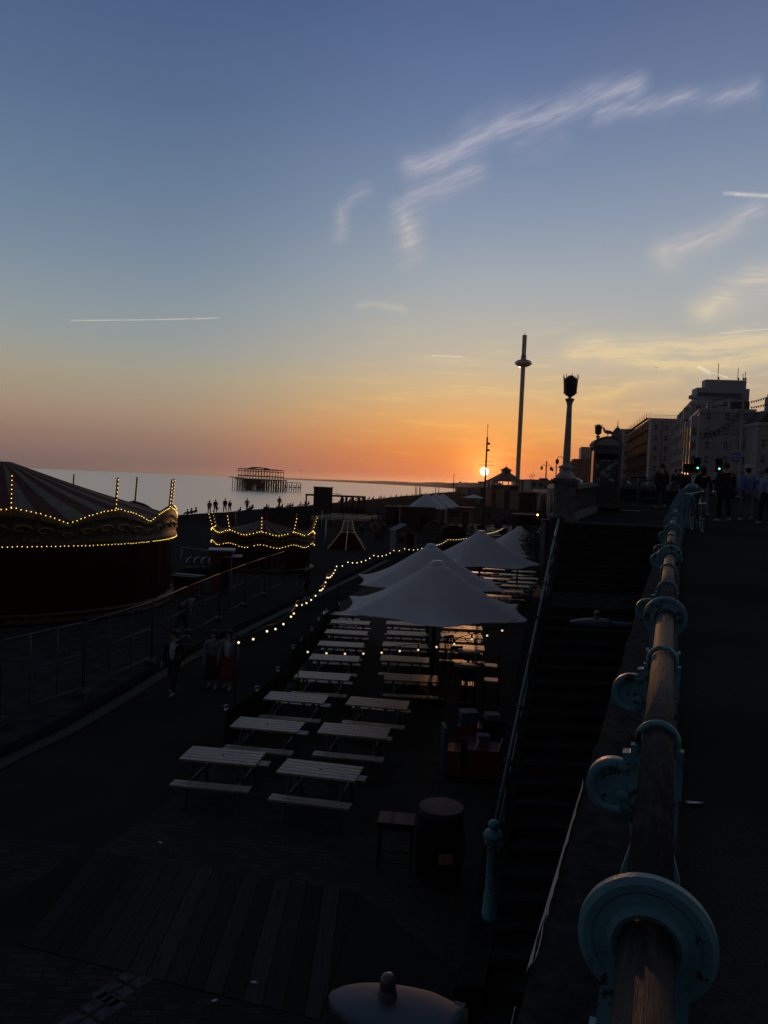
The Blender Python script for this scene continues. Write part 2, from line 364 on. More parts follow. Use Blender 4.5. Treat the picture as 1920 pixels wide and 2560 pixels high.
# ------------------------------------------------------------------ the setting
def Xr(y): return .002+.37*y+.0009*y*y             # axis of the seafront rail in plan
def zrail(y): return zprom(y)+.87+.006*y
def xl(y): return 1.5+.285*(y-9.2)                # left side of the stairs
def stair_z(y):
    if y < 8: return 0.
    if y < 15.2: return (y-8)*3.65/7.2
    if y < 17.2: return 3.65
    return min(3.65+(y-17.2)*1.42/2.8, 5.07)
def sheet(name, pts, z, m, kind='structure', origin=None, rz=0.):
    o = Vector((origin[0], origin[1], 0)) if origin else Vector((0,0,0)); Rm = Matrix.Rotation(-rz, 3, 'Z')
    b = MB(); b.add([Rm@(Vector((p[0], p[1], 0))-o) for p in pts], [tuple(range(len(pts)))])
    ob = b.build(name, m, loc=(o.x, o.y, z), rz=rz); return tag(ob, kind=kind)
crest = [(-47,20),(-36,70)]+[tuple(atz(px, py, .25)[:2]) for px, py in ((540,1283),(760,1266),(957,1246.5),(1038,1238),(1110,1231),(1178,1226))]+[(420,2600)]
b = MB()
prof = [(16,-.02),(9,.05),(2,.22),(0,.25),(-5,-.3),(-14,-2.2),(-30,-4.2),(-60,-7)]
fine = []
for (x0,y0),(x1,y1) in zip([(-58,-30)]+crest, crest): fine += [(x0+(x1-x0)*i/10, y0+(y1-y0)*i/10) for i in range(10)]
fine.append(crest[-1])
for i,(x,y) in enumerate(fine):
    wob = random.uniform(-.5,.5)
    b.v += [(x+d+wob*(0 if j == 0 else 1), y, z+(random.uniform(-.09,.09) if 0 < j < 5 else 0)) for j,(d,z) in enumerate(prof)]
k = len(prof)
b.f = [(i*k+j, i*k+j+1, (i+1)*k+j+1, (i+1)*k+j) for i in range(len(fine)-1) for j in range(k-1)]; b.sm = [True]*len(b.f)
tag(b.build('beach', 'shingle'), kind='structure')
esp = [(x+15.5, y) for x, y in fine]+[(700,2600),(700,-30)]
sheet('esplanade', esp, 0, 'asphalt')
b = MB(); b.add([(-40000,-200,0),(40000,-200,0),(40000,42000,0),(-40000,42000,0)], [(0,1,2,3)])
msea = bpy.data.materials.new('sea_water'); msea.use_nodes = True; t = msea.node_tree; N.tree = t
pb = t.nodes['Principled BSDF']; pb.inputs['Base Color'].default_value = (.86,.80,.74,1); pb.inputs['Metallic'].default_value = .75; pb.inputs['Roughness'].default_value = .22; pb.inputs['IOR'].default_value = 1.33
ge = t.nodes.new('ShaderNodeNewGeometry'); mp = t.nodes.new('ShaderNodeMapping'); t.links.new(ge.outputs['Position'], mp.inputs[0]); mp.inputs['Scale'].default_value = (.35,1.0,1.)
nz = noise(mp.outputs[0], .55, 5, .55); nz2 = noise(mp.outputs[0], .05, 4, .55)
bn = t.nodes.new('ShaderNodeBump'); bn.inputs['Strength'].default_value = .5; bn.inputs['Distance'].default_value = .3; t.links.new((nz+nz2*2.).s, bn.inputs['Height']); t.links.new(bn.outputs[0], pb.inputs['Normal'])
tag(b.build('sea', msea, loc=(0,0,-4.6)), kind='structure')
# promenade (upper level)
edge = [(4.45,20.0),(9,36),(18,75),(40,190),(95,450),(170,800),(420,1400)]
def xedge(y):
    for (x0,y0),(x1,y1) in zip(edge, edge[1:]):
        if y <= y1: return x0+(x1-x0)*(y-y0)/(y1-y0)
    return edge[-1][0]
ys = [-6,-2,0,2,4,6,8,10,13,16,20]; ys2 = [20,24,30,36,44,52,75,130,190,320,450,620,800,1400]
b = MB()
rows = [(Xr(y)-.1, y) for y in ys]+[(xedge(y), y) for y in ys2]
for x, y in rows: b.v += [(x, y, zprom(y)), (x+9, y, zprom(y)), (700, y, zprom(y))]
b.f = [(i*3+j, i*3+j+1, i*3+j+4, i*3+j+3) for i in range(len(rows)-1) if i != len(ys)-1 for j in (0,1)]; b.sm = [False]*len(b.f)
tag(b.build('promenade', 'prom'), kind='structure')
# light line where the stairs meet the promenade
b = MB(); b.add([(xl(20)+.1,20.02,zprom(20)+.006),(Xr(20)-.3,20.02,zprom(20)+.006),(Xr(20.6)-.3,20.6,zprom(20.6)+.006),(xl(20.6)+.1,20.6,zprom(20.6)+.006)], [(0,1,2,3)])
tag(b.build('stair_head_paving', 'slab2'), kind='structure')
# retaining wall under the rail, with coping and peeling white edge
def strip(fx0, fx1, fz0, fz1, ys, b=None):
    b = b or MB(); o = len(b.v)
    for y in ys: b.v += [(fx0(y), y, fz0(y)), (fx1(y), y, fz0(y)), (fx1(y), y, fz1(y)), (fx0(y), y, fz1(y))]
    n = len(ys)
    fs = [(o+i*4+j, o+i*4+(j+1) % 4, o+(i+1)*4+(j+1) % 4, o+(i+1)*4+j) for i in range(n-1) for j in range(4)]+[(o,o+1,o+2,o+3), (o+n*4-4,o+n*4-3,o+n*4-2,o+n*4-1)]
    b.f += fs; b.sm += [False]*len(fs); return b
yy = [-6+i*1.0 for i in range(27)]
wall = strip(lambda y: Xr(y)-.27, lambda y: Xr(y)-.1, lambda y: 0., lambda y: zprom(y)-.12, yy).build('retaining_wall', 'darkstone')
tag(wall, 'dark stone retaining wall beside the stairs carrying the turquoise railing', 'wall')
yc = [-6+i*.07 for i in range(372)]
jag = {y: .004*math.sin(y*5)+.003*math.sin(y*17)+random.uniform(-.003,.003) for y in yc}
cop = strip(lambda y: Xr(y)-.30+jag[y], lambda y: Xr(y)+.10, lambda y: zprom(y)-.119, lambda y: zprom(y)+.05, yc).build('coping', 'darkstone', wall)
b = MB()
for a, c, w in ((1.98,3.25,.020),(1.70,1.84,.010),(1.42,1.52,.012)):
    n = 26; o = len(b.v)
    for i in range(n):
        y = a+(c-a)*i/(n-1); x = Xr(y)-.318
        ww = w*(1-.5*i/n)*random.uniform(.7,1.15)*(1 if 0 < i < n-1 else .2)
        b.v += [(x, y, zprom(y)+.02), (x+ww+.004, y, zprom(y)+.056)]
    b.f += [(o+i*2, o+i*2+1, o+i*2+3, o+i*2+2) for i in range(n-1)]; b.sm += [False]*(n-1)
b.build('paint_edge', 'white_paint', wall)
w2 = strip(lambda y: xedge(y), lambda y: xedge(y)+.5, lambda y: 0., lambda y: zprom(y)-.03, ys2).build('retaining_wall', 'stone')
tag(w2, 'long stone retaining wall below the promenade beyond the lamp pedestal', 'wall')
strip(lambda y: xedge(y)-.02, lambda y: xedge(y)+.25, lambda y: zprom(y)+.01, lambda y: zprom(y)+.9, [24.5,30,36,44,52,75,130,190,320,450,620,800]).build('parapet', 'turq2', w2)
# stairs
b = MB()
def stp(y0, y1, z):
    b.add([(xl(y0)+.1,y0,0),(Xr(y0)-.27,y0,0),(Xr(y1)-.27,y1,0),(xl(y1)+.1,y1,0),(xl(y0)+.1,y0,z),(Xr(y0)-.27,y0,z),(Xr(y1)-.27,y1,z),(xl(y1)+.1,y1,z)], [(0,3,2,1),(4,5,6,7),(0,1,5,4),(1,2,6,5),(2,3,7,6),(3,0,4,7)])
n = 22
for i in range(n): stp(8+i*7.2/n, 8+(i+1)*7.2/n-.001, 3.65*(i+1)/n-.001*(i % 2))
stp(15.2, 17.2, 3.65)
for i in range(8): stp(17.2+i*.35, 17.2+(i+1)*.35-.001, 3.65+1.415*(i+1)/8-.001*(i % 2))
tag(b.build('stairs', 'step'), kind='structure')
yw = [8.2+i*.59 for i in range(21)]
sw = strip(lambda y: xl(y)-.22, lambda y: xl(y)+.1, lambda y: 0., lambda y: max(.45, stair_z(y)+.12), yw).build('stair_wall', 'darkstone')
tag(sw, 'low dark flank wall along the left side of the stairs', 'wall')
# paved seating area, boarded strip, kerb and raised fairground paving
sheet('seating_paving', [atz(239,2128,0), atz(420,2010,0), atz(562,1860,0), (-2.0,36.8), (.5,52), (13,52), (xl(19)-.22,19), (xl(9)-.22,9), atz(895,2231,0)], .004, 'pave', rz=-.12, origin=(0,15))
A, B2 = atz(54,2364,0), atz(239,2128,0); C2, D2 = atz(895,2231,0), atz(797,2551,0)
sheet('boardwalk', [A, B2, C2, D2], .009, 'boards', origin=A, rz=math.atan2(B2.y-A.y, B2.x-A.x))
kp = [(-9.3,5.0)]+[tuple(atz(px, py, 0)[:2]) for px, py in ((0,1900),(150,1830),(300,1742),(420,1668),(530,1612),(640,1558),(760,1500),(880,1442),(960,1402))]
kf = []
for (x0,y0),(x1,y1) in zip(kp, kp[1:]): kf += [(x0+(x1-x0)*i/4, y0+(y1-y0)*i/4) for i in range(4)]
kf.append(kp[-1])
sheet('fairground_paving', kf+[(kf[-1][0]+4,90),(-30,90),(-38,5)], .11, 'slab')
b = MB()
for i,(x,y) in enumerate(kf): b.v += [(x+.02,y,0.),(x+.02,y,.125),(x-.30,y,.125),(x-.30,y,.0)]
b.f = [(i*4+j,i*4+j+1,i*4+j+5,i*4+j+4) for i in range(len(kf)-1) for j in range(3)]; b.sm = [False]*len(b.f)
tag(b.build('kerb', 'kerbstone'), kind='structure')
b = MB()
for i,(x,y) in enumerate(kf): b.v += [(x+.40,y,0.),(x+.40,y,.05),(x+.021,y,.05)]
b.f = [(i*3+j,i*3+j+1,i*3+j+4,i*3+j+3) for i in range(len(kf)-1) for j in range(2)]; b.sm = [False]*len(b.f)
tag(b.build('gutter', 'weed'), kind='structure')
# far land
b = MB(); hp = [(640,16000,0),(690,14000,4),(780,11500,5.5),(840,9500,6),(885,8500,8),(960,6500,10),(1040,5000,12),(1090,4200,14),(1140,3200,18),(1180,2600,20),(1240,2200,22),(1330,2000,22),(1500,2000,22),(1900,2200,25)]
hf = []
for (a,ya,ha),(c,yc2,hc) in zip(hp, hp[1:]): hf += [(a+(c-a)*i/8, ya+(yc2-ya)*i/8, ha+(hc-ha)*i/8) for i in range(8)]
for i,(px,Y,h) in enumerate(hf):
    X = ray(px, 1207+(px-960)*.0437).x/ray(px, 1207+(px-960)*.0437).y*Y
    hh = h*.6/F*Y*(1+.12*math.sin(i*.35)+random.uniform(-.05,.05)) if h else 0.
    b.v += [(X,Y,-5.),(X,Y+60,-3.5),(X*1.02+20,Y*1.06+200,CZ*.4+hh*.45),(X*1.02+20,Y*1.14+500,CZ+hh),(X,Y*1.3+1500,-6)]
b.f = [(i*5+j,i*5+j+1,i*5+j+6,i*5+j+5) for i in range(len(hf)-1) for j in range(4)]; b.sm = [True]*len(b.f)
tag(b.build('hills', 'hill'), kind='structure')

# ------------------------------------------------------------------ seafront railing
def rail_frame(y):
    p = Vector((Xr(y), y, zrail(y))); q = Vector((Xr(y+.05), y+.05, zrail(y+.05))); u = (q-p).normalized()
    n = u.cross(Vector((0,0,1))).normalized(); return p, u, n, n.cross(u)
rl = thing('seafront_railing', 'long turquoise cast iron railing with round discs and weathered top tube beside the stairs', 'railing', (Xr(0), 0, zprom(0)))
inv = Vector(rl.location)
def rbuild(b, name, m, par=None):
    b.v = [tuple(Vector(v)-(inv if not par or par == rl else inv)) for v in b.v]; return b.build(name, m, par or rl)
rt = MB().tube([(0,0,0),(1,0,0)], .031)        # the tube is cut in lengths so its grain runs along local x
def rail_len(y0, y1):
    p = Vector((Xr(y0), y0, zrail(y0))); q = Vector((Xr(y1), y1, zrail(y1))); L = (q-p).length
    o = MB().tube([(0,0,0),(L,0,0)], .0275, 20).build('rail_tube', 'rail', rl, loc=p-inv)
    o.rotation_mode = 'QUATERNION'; o.rotation_quaternion = (q-p).to_track_quat('X', 'Z')
for y0, y1 in ((-1.,.8),(.8,2.6),(2.6,4.4),(4.4,6.2),(6.2,8),(8,9.8),(9.8,13.4),(13.4,20)): rail_len(y0, y1)
def disc_plate(b, p, u, n, w, R0, R1, th, a0=-50, a1=230, seg=72):
    # horseshoe plate standing square to the rail, dished towards the hole
    prof = [(R0, -th*.9), (R0+.006, -th*1.2), (R0+.012, -th*.62), (R1*.76, -th*.50), (R1*.80, -th*.72), (R1-.006, -th*.75), (R1, -th*.3), (R1, th*.5), (R1-.008, th*.8), (R0, th*.8)]
    vs = []; k = len(prof)
    for i in range(seg+1):
        a = R_(a0+(a1-a0)*i/seg)
        for r, d in prof: vs.append(p+(n*math.cos(a)+w*math.sin(a))*r+u*d)
    b.add(vs, [(i*k+j, i*k+(j+1) % k, (i+1)*k+(j+1) % k, (i+1)*k+j) for i in range(seg) for j in range(k)]+[tuple(range(k)), tuple(seg*k+j for j in range(k))], False)
def slab2(b, p, u, n, w, outline, th):
    b.prism([p+n*x+w*y for x, y in outline], u*(-th), u*th)
for i in range(11):
    y = .8+1.8*i
    if y > 19.5: break
    p, u, n, w = rail_frame(y); H = zrail(y)-zprom(y)-.05
    b = MB(); disc_plate(b, p, u, n, w, .0295, .071, .012)
    post = rbuild(b, 'disc_post', 'turq')
    b = MB()
    for s in (-1, 1):       # the two cheeks under the disc run into one swelling stem
        slab2(b, p, u, n, w, [(s*.0295,-.02),(s*.044,-.045),(s*.047,-.11),(s*.034,-.13),(s*.0295,-.06)][::s], .012)
    st = [(.055,-.115),(.040,-.16),(.030,-.22),(.034,-.28),(.052,-.34),(.055,-.40),(.040,-.47),(.030,-.55),(.034,-H+.14),(.06,-H+.08),(.07,-H+.0)]
    slab2(b, p, u, n, w, [(-x,z) for x, z in st]+[(x,z) for x, z in st[::-1]], .022)
    rbuild(b, 'stem', 'turq', post)
    for dy in (.6, 1.2):
        y2 = y+dy
        if y2 > 19.7: continue
        p, u, n, w = rail_frame(y2); H = zrail(y2)-zprom(y2)-.05
        b = MB(); b.ring(p, .035, .0062, u, 30, 10, R_(-40), R_(220)); hoop = rbuild(b, 'hoop_post', 'turq')
        b = MB(); st = [(.040,-.02),(.043,-.08),(.036,-.12),(.052,-.18),(.058,-.24),(.046,-.31),(.030,-.38),(.026,-.5),(.03,-H+.1),(.055,-H+.05),(.055,-H)]
        for s in (-1, 1): slab2(b, p, u, n, w, [(s*.033,-.01),(s*.046,-.01),(s*.046,-.10),(s*.033,-.10)][::s], .009)
        slab2(b, p, u, n, w, [(-x,z-.075) for x, z in st if z > -H+.1]+[(-.055,-H),(.055,-H)]+[(x,z-.075) for x, z in st[::-1] if z > -H+.1], .012)
        rbuild(b, 'stem', 'turq', hoop)
        if dy == .6 or i % 2 == 0:
            b = MB()     # scroll bracket on the seaward side
            c = p-n*.072-w*.094
            arc = [c+(n*math.cos(R_(a))+w*math.sin(R_(a)))*.043 for a in range(62, 300, 12)]
            k = len(arc); vs = []
            for a in arc:
                d = (a-c).normalized(); vs += [a-d*.008-u*.014, a+d*.008-u*.014, a+d*.008+u*.014, a-d*.008+u*.014]
            b.add(vs, [(q*4+j, q*4+(j+1) % 4, q*4+4+(j+1) % 4, q*4+4+j) for q in range(k-1) for j in range(4)], True)
            slab2(b, p, u, n, w, [(-.034,-.016),(-.034,-.04),(-.044,-.052),(-.06,-.062),(-.066,-.054),(-.058,-.044),(-.060,-.026),(-.048,-.024)], .013)
            web = [c+(n*math.cos(R_(a))+w*math.sin(R_(a)))*.041 for a in range(0, 360, 20)]
            b.prism(web, u*-.003, u*.003)
            slab2(b, p, u, n, w, [(-.075,-.06),(-.034,-.035),(-.034,-.14),(-.06,-.135)], .004)
            cb = c+n*.016-w*.014; b.tube([cb-u*.014, cb+u*.006], .012, 14)
            rbuild(b, 'scroll_bracket', 'turq', hoop)
pe = thing('railing_end_post', 'square turquoise end post with domed cap beside the bicycle', 'post', (8.0, 20.1, zprom(20)), -.36)
MB().box((0,0,.08), (.34,.34,.16)).box((0,0,.2), (.29,.29,.08)).box((0,0,.60), (.23,.23,.74)).box((0,-.118,.60), (.14,.012,.56)).build('shaft', 'turq', pe)
MB().box((0,0,.995), (.28,.28,.05)).box((0,0,1.04), (.33,.33,.05)).lathe([(.15,1.065),(.14,1.10),(.09,1.15),(.03,1.175),(.0,1.18)], 14).build('cap', 'turq', pe)

# stair handrail with newel
hr = thing('stair_handrail', 'turquoise iron handrail with newel post down the left side of the stairs', 'handrail', (xl(9.2), 9.2, .6))
io = Vector(hr.location)
hz = lambda y: 1.78+(y-9.2)*.345 if y < 17 else 4.47+(y-17)*.30
L = lambda x, y, z: Vector((x,y,z))-io
nw = MB().lathe([(.12,0),(.12,.10),(.095,.14),(.085,.36),(.07,.42),(.065,.9),(.085,.93)], 8).lathe([(.062,.93),(.062,.98)], 8)
nw.box((0,0,1.02), (.20,.20,.05)).lathe([(.10,1.045),(.13,1.08),(.10,1.13),(.05,1.15),(.06,1.19),(.075,1.22),(.05,1.26),(0,1.27)], 16).build('newel_post', 'turq', hr)
hp2 = [y for y in (9.2,10.4,11.6,13,14.3,15.7,17,18.1,19.6)]
for zo, rr in ((-.04,.024),(-.42,.016)):
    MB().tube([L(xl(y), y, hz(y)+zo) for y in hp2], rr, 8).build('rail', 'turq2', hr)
for y in hp2[1:]:
    b = MB(); c = L(xl(y), y, hz(y)-.04); zb = max(.45, stair_z(y)+.12)-hz(y)+.02
    b.ring(c, .05, .014, (.27,.96,.3), 16, 6); b.lathe([(.05,zb),(.05,zb+.05),(.026,zb+.1),(.022,zb+.25),(.036,-.22),(.026,-.08),(.03,-.03)], 8, c)
    b.build('hoop_post', 'turq2', hr)

# wall lamps over the stairs
def wall_lamp(label, p, rz, L=1.0, arm=.35, tip=.75, sw=1., x0=-.34, x1=.10):
    t = thing('wall_lamp', label, 'lamp', p, rz, 'floodlights bracketed off the stair wall')
    b = MB(); nx = 20; vs = []
    for i in range(nx+1):
        x = x0+(x1-x0)*(i/nx)**1.5; s = (i/nx)**1.5; hw = sw*.10*((1-tip*(1-s)**3) if tip > .5 else max(.02, 1-(1-s)**3.2)**.55)*(1 if s < .7 else 1-.30*(s-.7)/.3); top = .055*(1-(1-s)**2.4)
        for a in range(0, 181, 15): vs.append((x, math.cos(R_(a))*hw, top*math.sin(R_(a))**.6-.0))
        vs += [(x, -hw*.92, -.03-.01*s), (x, hw*.92, -.03-.01*s)]
    k = 15
    b.add(vs, [(i*k+j, i*k+(j+1) % k, (i+1)*k+(j+1) % k, (i+1)*k+j) for i in range(nx) for j in range(k)]+[tuple(range(k)), tuple(nx*k+j for j in range(k))], True)
    b.build('shell', 'lampgrey', t)
    MB().lathe([(.036,.052),(.036,.07),(.03,.085)], 18, (-.04,0,0)).build('socket', 'lampgrey', t)
    pc = MB().lathe([(.025,.08),(.031,.085),(.031,.115),(.028,.127),(.02,.138),(.008,.143),(0,.144)], 20, (-.04,0,0)).build('sensor_dome', 'glass', t)
    MB().lathe([(.02,.08),(.02,.11),(.0,.112)], 12, (-.04,0,0)).build('sensor', 'blackm', pc)
    MB().box((x1-.03,.06*sw,.03), (.04,.03,.03)).build('hinge', 'lampgrey', t)
    MB().bar((x1,0,.0), (x1+arm,0,.0), .03, .024, 12).build('arm', 'lampgrey', t)
    return t
pw = at(970,2560,2.75)
wl = wall_lamp('big white lamp shell with glass dome in the bottom foreground', at(992,2536,2.75), R_(-22), arm=.45, tip=.45, sw=1.5, x0=-.27, x1=.24)
q = at(1500,1557,9.0); wall_lamp('small pale lamp with glass dome sticking out over the stair landing', q, R_(-8), arm=Xr(9)-.25-q.x-.1)

# ------------------------------------------------------------------ lamp column, second lamp, kiosk, gull
def make_lamp(label, x, y, z, ped=True):
    t = thing('street_lamp', label, 'street lamp', (x,y,z), -.25, 'crowned lamp columns on the promenade')
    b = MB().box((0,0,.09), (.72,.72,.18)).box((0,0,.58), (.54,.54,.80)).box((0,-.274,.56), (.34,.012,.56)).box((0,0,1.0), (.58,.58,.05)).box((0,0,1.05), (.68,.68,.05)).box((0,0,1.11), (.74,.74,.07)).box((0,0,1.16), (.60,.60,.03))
    b.build('pedestal', 'dimstone', t)
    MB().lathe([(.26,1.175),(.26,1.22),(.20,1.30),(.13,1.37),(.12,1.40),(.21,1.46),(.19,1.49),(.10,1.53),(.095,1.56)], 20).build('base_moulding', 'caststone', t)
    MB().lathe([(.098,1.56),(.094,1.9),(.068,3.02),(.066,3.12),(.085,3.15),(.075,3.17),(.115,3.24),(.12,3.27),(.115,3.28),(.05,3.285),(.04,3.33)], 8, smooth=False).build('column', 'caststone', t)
    u = MB().lathe([(.05,3.33),(.13,3.38),(.155,3.42),(.15,3.46),(.165,3.70),(.172,3.78),(.17,3.80),(.12,3.83),(.08,3.87),(.05,3.89),(0,3.90)], 16).build('lantern', 'bronze', t)
    for k in range(8):
        a = math.pi*2*k/8+.2; c, s = math.cos(a), math.sin(a)
        m = MB().tube([(.155*c,.155*s,3.42),(.17*c,.17*s,3.6),(.178*c,.178*s,3.78),(.20*c,.20*s,3.85),(.19*c,.19*s,3.93)], [.014,.012,.014,.012,.003], 6)
        m.ball((.172*c,.172*s,3.74), .02, 6, 4).ball((.162*c,.162*s,3.44), .02, 6, 4); m.build('spike', 'bronze', u)
    return t
make_lamp('tall stone lamp column with spiky crown on a pedestal at the stair head', 4.78, 20.45, zprom(20.45)-.02)
l2 = at(1487,1240,41); l2 = make_lamp('crowned lamp whose red lantern rises behind the phone kiosk', l2.x, 41, zprom(41)-.02)
for c in l2.children:
    if c.name.startswith('lantern'): c.data.materials[0] = M['red']  # second lantern takes the red material instead of bronze
kx = at(1506,1284,27.5)
kt = thing('phone_kiosk', 'dark phone kiosk with arched top and posters behind its panels', 'kiosk', (kx.x, 27.5, zprom(27.5)), -.10)
W, H = .94, 2.12
MB().box((0,0,.05), (W+.06,.94,.10)).build('plinth', 'blackm', kt)
b = MB()
for sx in (-1, 1):
    for sy in (-1, 1): b.box((sx*(W/2-.045), sy*.40, .1+H/2), (.09,.09,H))
b.box((0,-.40,.19), (W-.18,.06,.18)).box((0,-.40,2.10), (W-.18,.06,.20))
b.build('frame', 'kioskwood', kt)
MB().box((0,-.38,1.30), (W-.2,.012,.98)).box((0,-.38,.55), (W-.2,.012,.5)).build('poster', 'poster', kt)
for sx in (-1, 1): MB().box((sx*(W/2-.03),0,1.15), (.015,.72,1.9)).build('side_panel', 'pane', kt)
MB().box((0,.39,1.15), (W-.2,.015,1.9)).build('back_panel', 'blackm', kt)
def arch(b, w, z0, rise, y0, y1, n=14, dz=0.):
    pts = [(-w/2, 0, z0)]+[(-w/2+w*i/n, 0, z0+rise*math.sin(math.pi*i/n)**.62) for i in range(n+1)]+[(w/2, 0, z0)]
    b.prism(pts[1:-1] if rise else pts, (0,y0,0), (0,y1,0)); return b
MB().box((0,0,2.26), (W+.04,.92,.09)).build('cornice', 'kioskwood', kt)
arch(MB(), W+.12, 2.306, .31, -.43, .47).build('roof', 'kioskwood', kt)
arch(MB(), W-.10, 2.306, .22, -.438, -.431).build('fanlight', 'stucco2', kt)
def make_gull(label, p, rz, s=1., group=None):
    t = thing('seagull', label, 'bird', p, rz, group)
    b = MB(); path = [(-.20,0,.13),(-.12,0,.145),(-.03,0,.155),(.05,0,.17),(.105,0,.20),(.125,0,.25),(.135,0,.28),(.16,0,.285),(.185,0,.28)]
    b.tube(path, [.018,.045,.062,.060,.042,.028,.032,.022,.008], 10); b.build('body', 'gullw', t)
    for sy in (-1, 1): MB().tube([(.06,sy*.05,.175),(-.05,sy*.062,.17),(-.17,sy*.04,.14),(-.27,sy*.01,.125)], [.02,.035,.022,.004], 8).build('wing', 'gullg', t)
    MB().tube([(.178,0,.281),(.215,0,.27)], [.009,.003], 6).build('beak', 'ochre', t)
    for sy in (-1, 1): MB().bar((.0,sy*.02,.11), (.01,sy*.02,.0), .005).box((.02,sy*.02,.004), (.04,.03,.006)).build('leg', 'ochre', t)
    t.scale = (s,)*3; return t
sheet('paving_patch', [atz(-60,2068,0), atz(0,2074,0), atz(217,2117,0), atz(0,2264,0), atz(-60,2300,0)], .004, 'patch')
sheet('paving_patch', [atz(-40,2362,0), atz(54,2368,0), atz(797,2556,0), atz(800,2700,0), atz(-40,2700,0)], .004, 'patch')
g = at(1508,1105,27.5); make_gull('grey and white gull standing on the kiosk roof', (g.x+.13, 27.45, zprom(27.5)+2.600), math.pi*1.0, 1.15)
# low wall and balustrade between lamp and kiosk, hedge and planter beyond
b = MB(); y0, y1 = 21.0, 26.6
bl = thing('balustrade', 'brown stone balustrade between the lamp pedestal and the kiosk', 'balustrade', (xedge(y0)+.35, y0, zprom(y0)))
d = Vector((xedge(y1)+.9-xedge(y0)-.35, y1-y0, zprom(y1)-zprom(y0)))
MB().beam((0,0,.1), d+Vector((0,0,.1)), .3, .2).build('base', 'stone', bl); MB().beam((0,0,.93), d+Vector((0,0,.93)), .3, .12).build('coping', 'stone', bl)
for i in range(14): MB().lathe([(.08,.2),(.05,.26),(.075,.42),(.05,.72),(.08,.87)], 8, d*((i+.5)/14)).build('baluster', 'stone', bl)

# ------------------------------------------------------------------ picnic tables
def make_table(top='wood'):
    t = thing('picnic_table', 'x', 'picnic table', (0,0,0), 0)
    b = MB()
    for k in range(5): b.box((0, -.28+.14*k, .765), (1.42, .125, .038))
    tp = b.build('tabletop', top, t)
    MB().lathe([(.022,.785),(.022,.789),(0,.789)], 12).build('parasol_hole', 'blackm', tp)
    for s in (-1, 1):
        b = MB()
        for k in (0, 1): b.box((0, s*(.56+.13*k), .445), (1.42, .12, .036))
        b.build('bench', top, t)
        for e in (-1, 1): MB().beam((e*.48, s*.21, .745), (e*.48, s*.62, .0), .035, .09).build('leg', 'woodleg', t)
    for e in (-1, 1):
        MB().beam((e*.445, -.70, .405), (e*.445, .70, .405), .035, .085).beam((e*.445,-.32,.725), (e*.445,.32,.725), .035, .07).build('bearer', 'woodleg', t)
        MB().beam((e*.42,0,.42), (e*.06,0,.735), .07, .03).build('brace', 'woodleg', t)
    return t
TB = {}
def put_table(px, py, rz, label, group, top='wood', z=-.0, xy=None):
    p = atz(px, py, .77) if xy is None else Vector((xy[0], xy[1], 0))
    if top not in TB: TB[top] = t = make_table(top); t.location = (p.x, p.y, z); t.rotation_euler.z = rz; tag(t, label, None, group)
    else: t = dup(TB[top], (p.x, p.y, z), rz, label, group)
    return t
G = 'picnic tables in the paved seating area'
for i, (px, py, a) in enumerate(((558,1890,-7),(670,1812,-9.5),(741,1744,-8),(808,1690,-4),(837,1645,-3.5),(853,1611,-3.5),(866,1581,-3),(876,1556,-3),(851,1534,-3))):
    put_table(px, py, R_(a+random.uniform(-1.5,1.5)), f'pale slatted picnic table, {ORD[i]} from the front in the column along the black screen', G)
for i, (px, py, a, m) in enumerate(((801,1925,-9.5,'wood'),(886,1827,-9,'wood'),(945,1758,-8,'wood'),(1028,1695,-3,'wood2'),(1012,1648,-3,'wood'),(1012,1613,-3,'wood'),(1019,1584,-3,'wood'),(1014,1559,-3,'wood'))):
    put_table(px, py, R_(a+random.uniform(-1.5,1.5)), f'slatted picnic table, {ORD[i]} from the front in the middle column', G, m)
for i, (px, py, m) in enumerate(((1155,1618,'wood'),(1154,1590,'wood'),(1156,1569,'wood'))):
    put_table(px, py, R_(-3+random.uniform(-2,2)), f'slatted picnic table, {ORD[i]} behind the high stools in the right column', G, m)
G = 'pale picnic tables beyond the big parasols'
for px, py in ((1235,1423),(1204,1432),(1278,1437),(1310,1429),(1241,1447),(1302,1456),(1289,1465),(1272,1478),(1240,1490),(1314,1446)):
    put_table(px, py, R_(random.uniform(-12,2)), 'one of the pale picnic tables gleaming beyond the two nearest parasols', G)
G = 'picnic tables far across the esplanade'
for r in range(5):
    for c in range(4):
        put_table(0, 0, R_(-6+random.uniform(-3,3)), 'one of the far picnic tables set out behind the small conical ride', G, xy=(-9.5+c*2.1+r*.5, 108+r*3.2+random.uniform(-.4,.4)), z=.0)
for r in range(6):
    for c in range(4):
        put_table(0, 0, R_(-6+random.uniform(-3,3)), 'one of the far picnic tables laid out between the white tents and the dark stall', 'picnic tables near the tents', xy=(7.5+c*2.3+r*.5, 84+r*4.2+random.uniform(-.4,.4)))

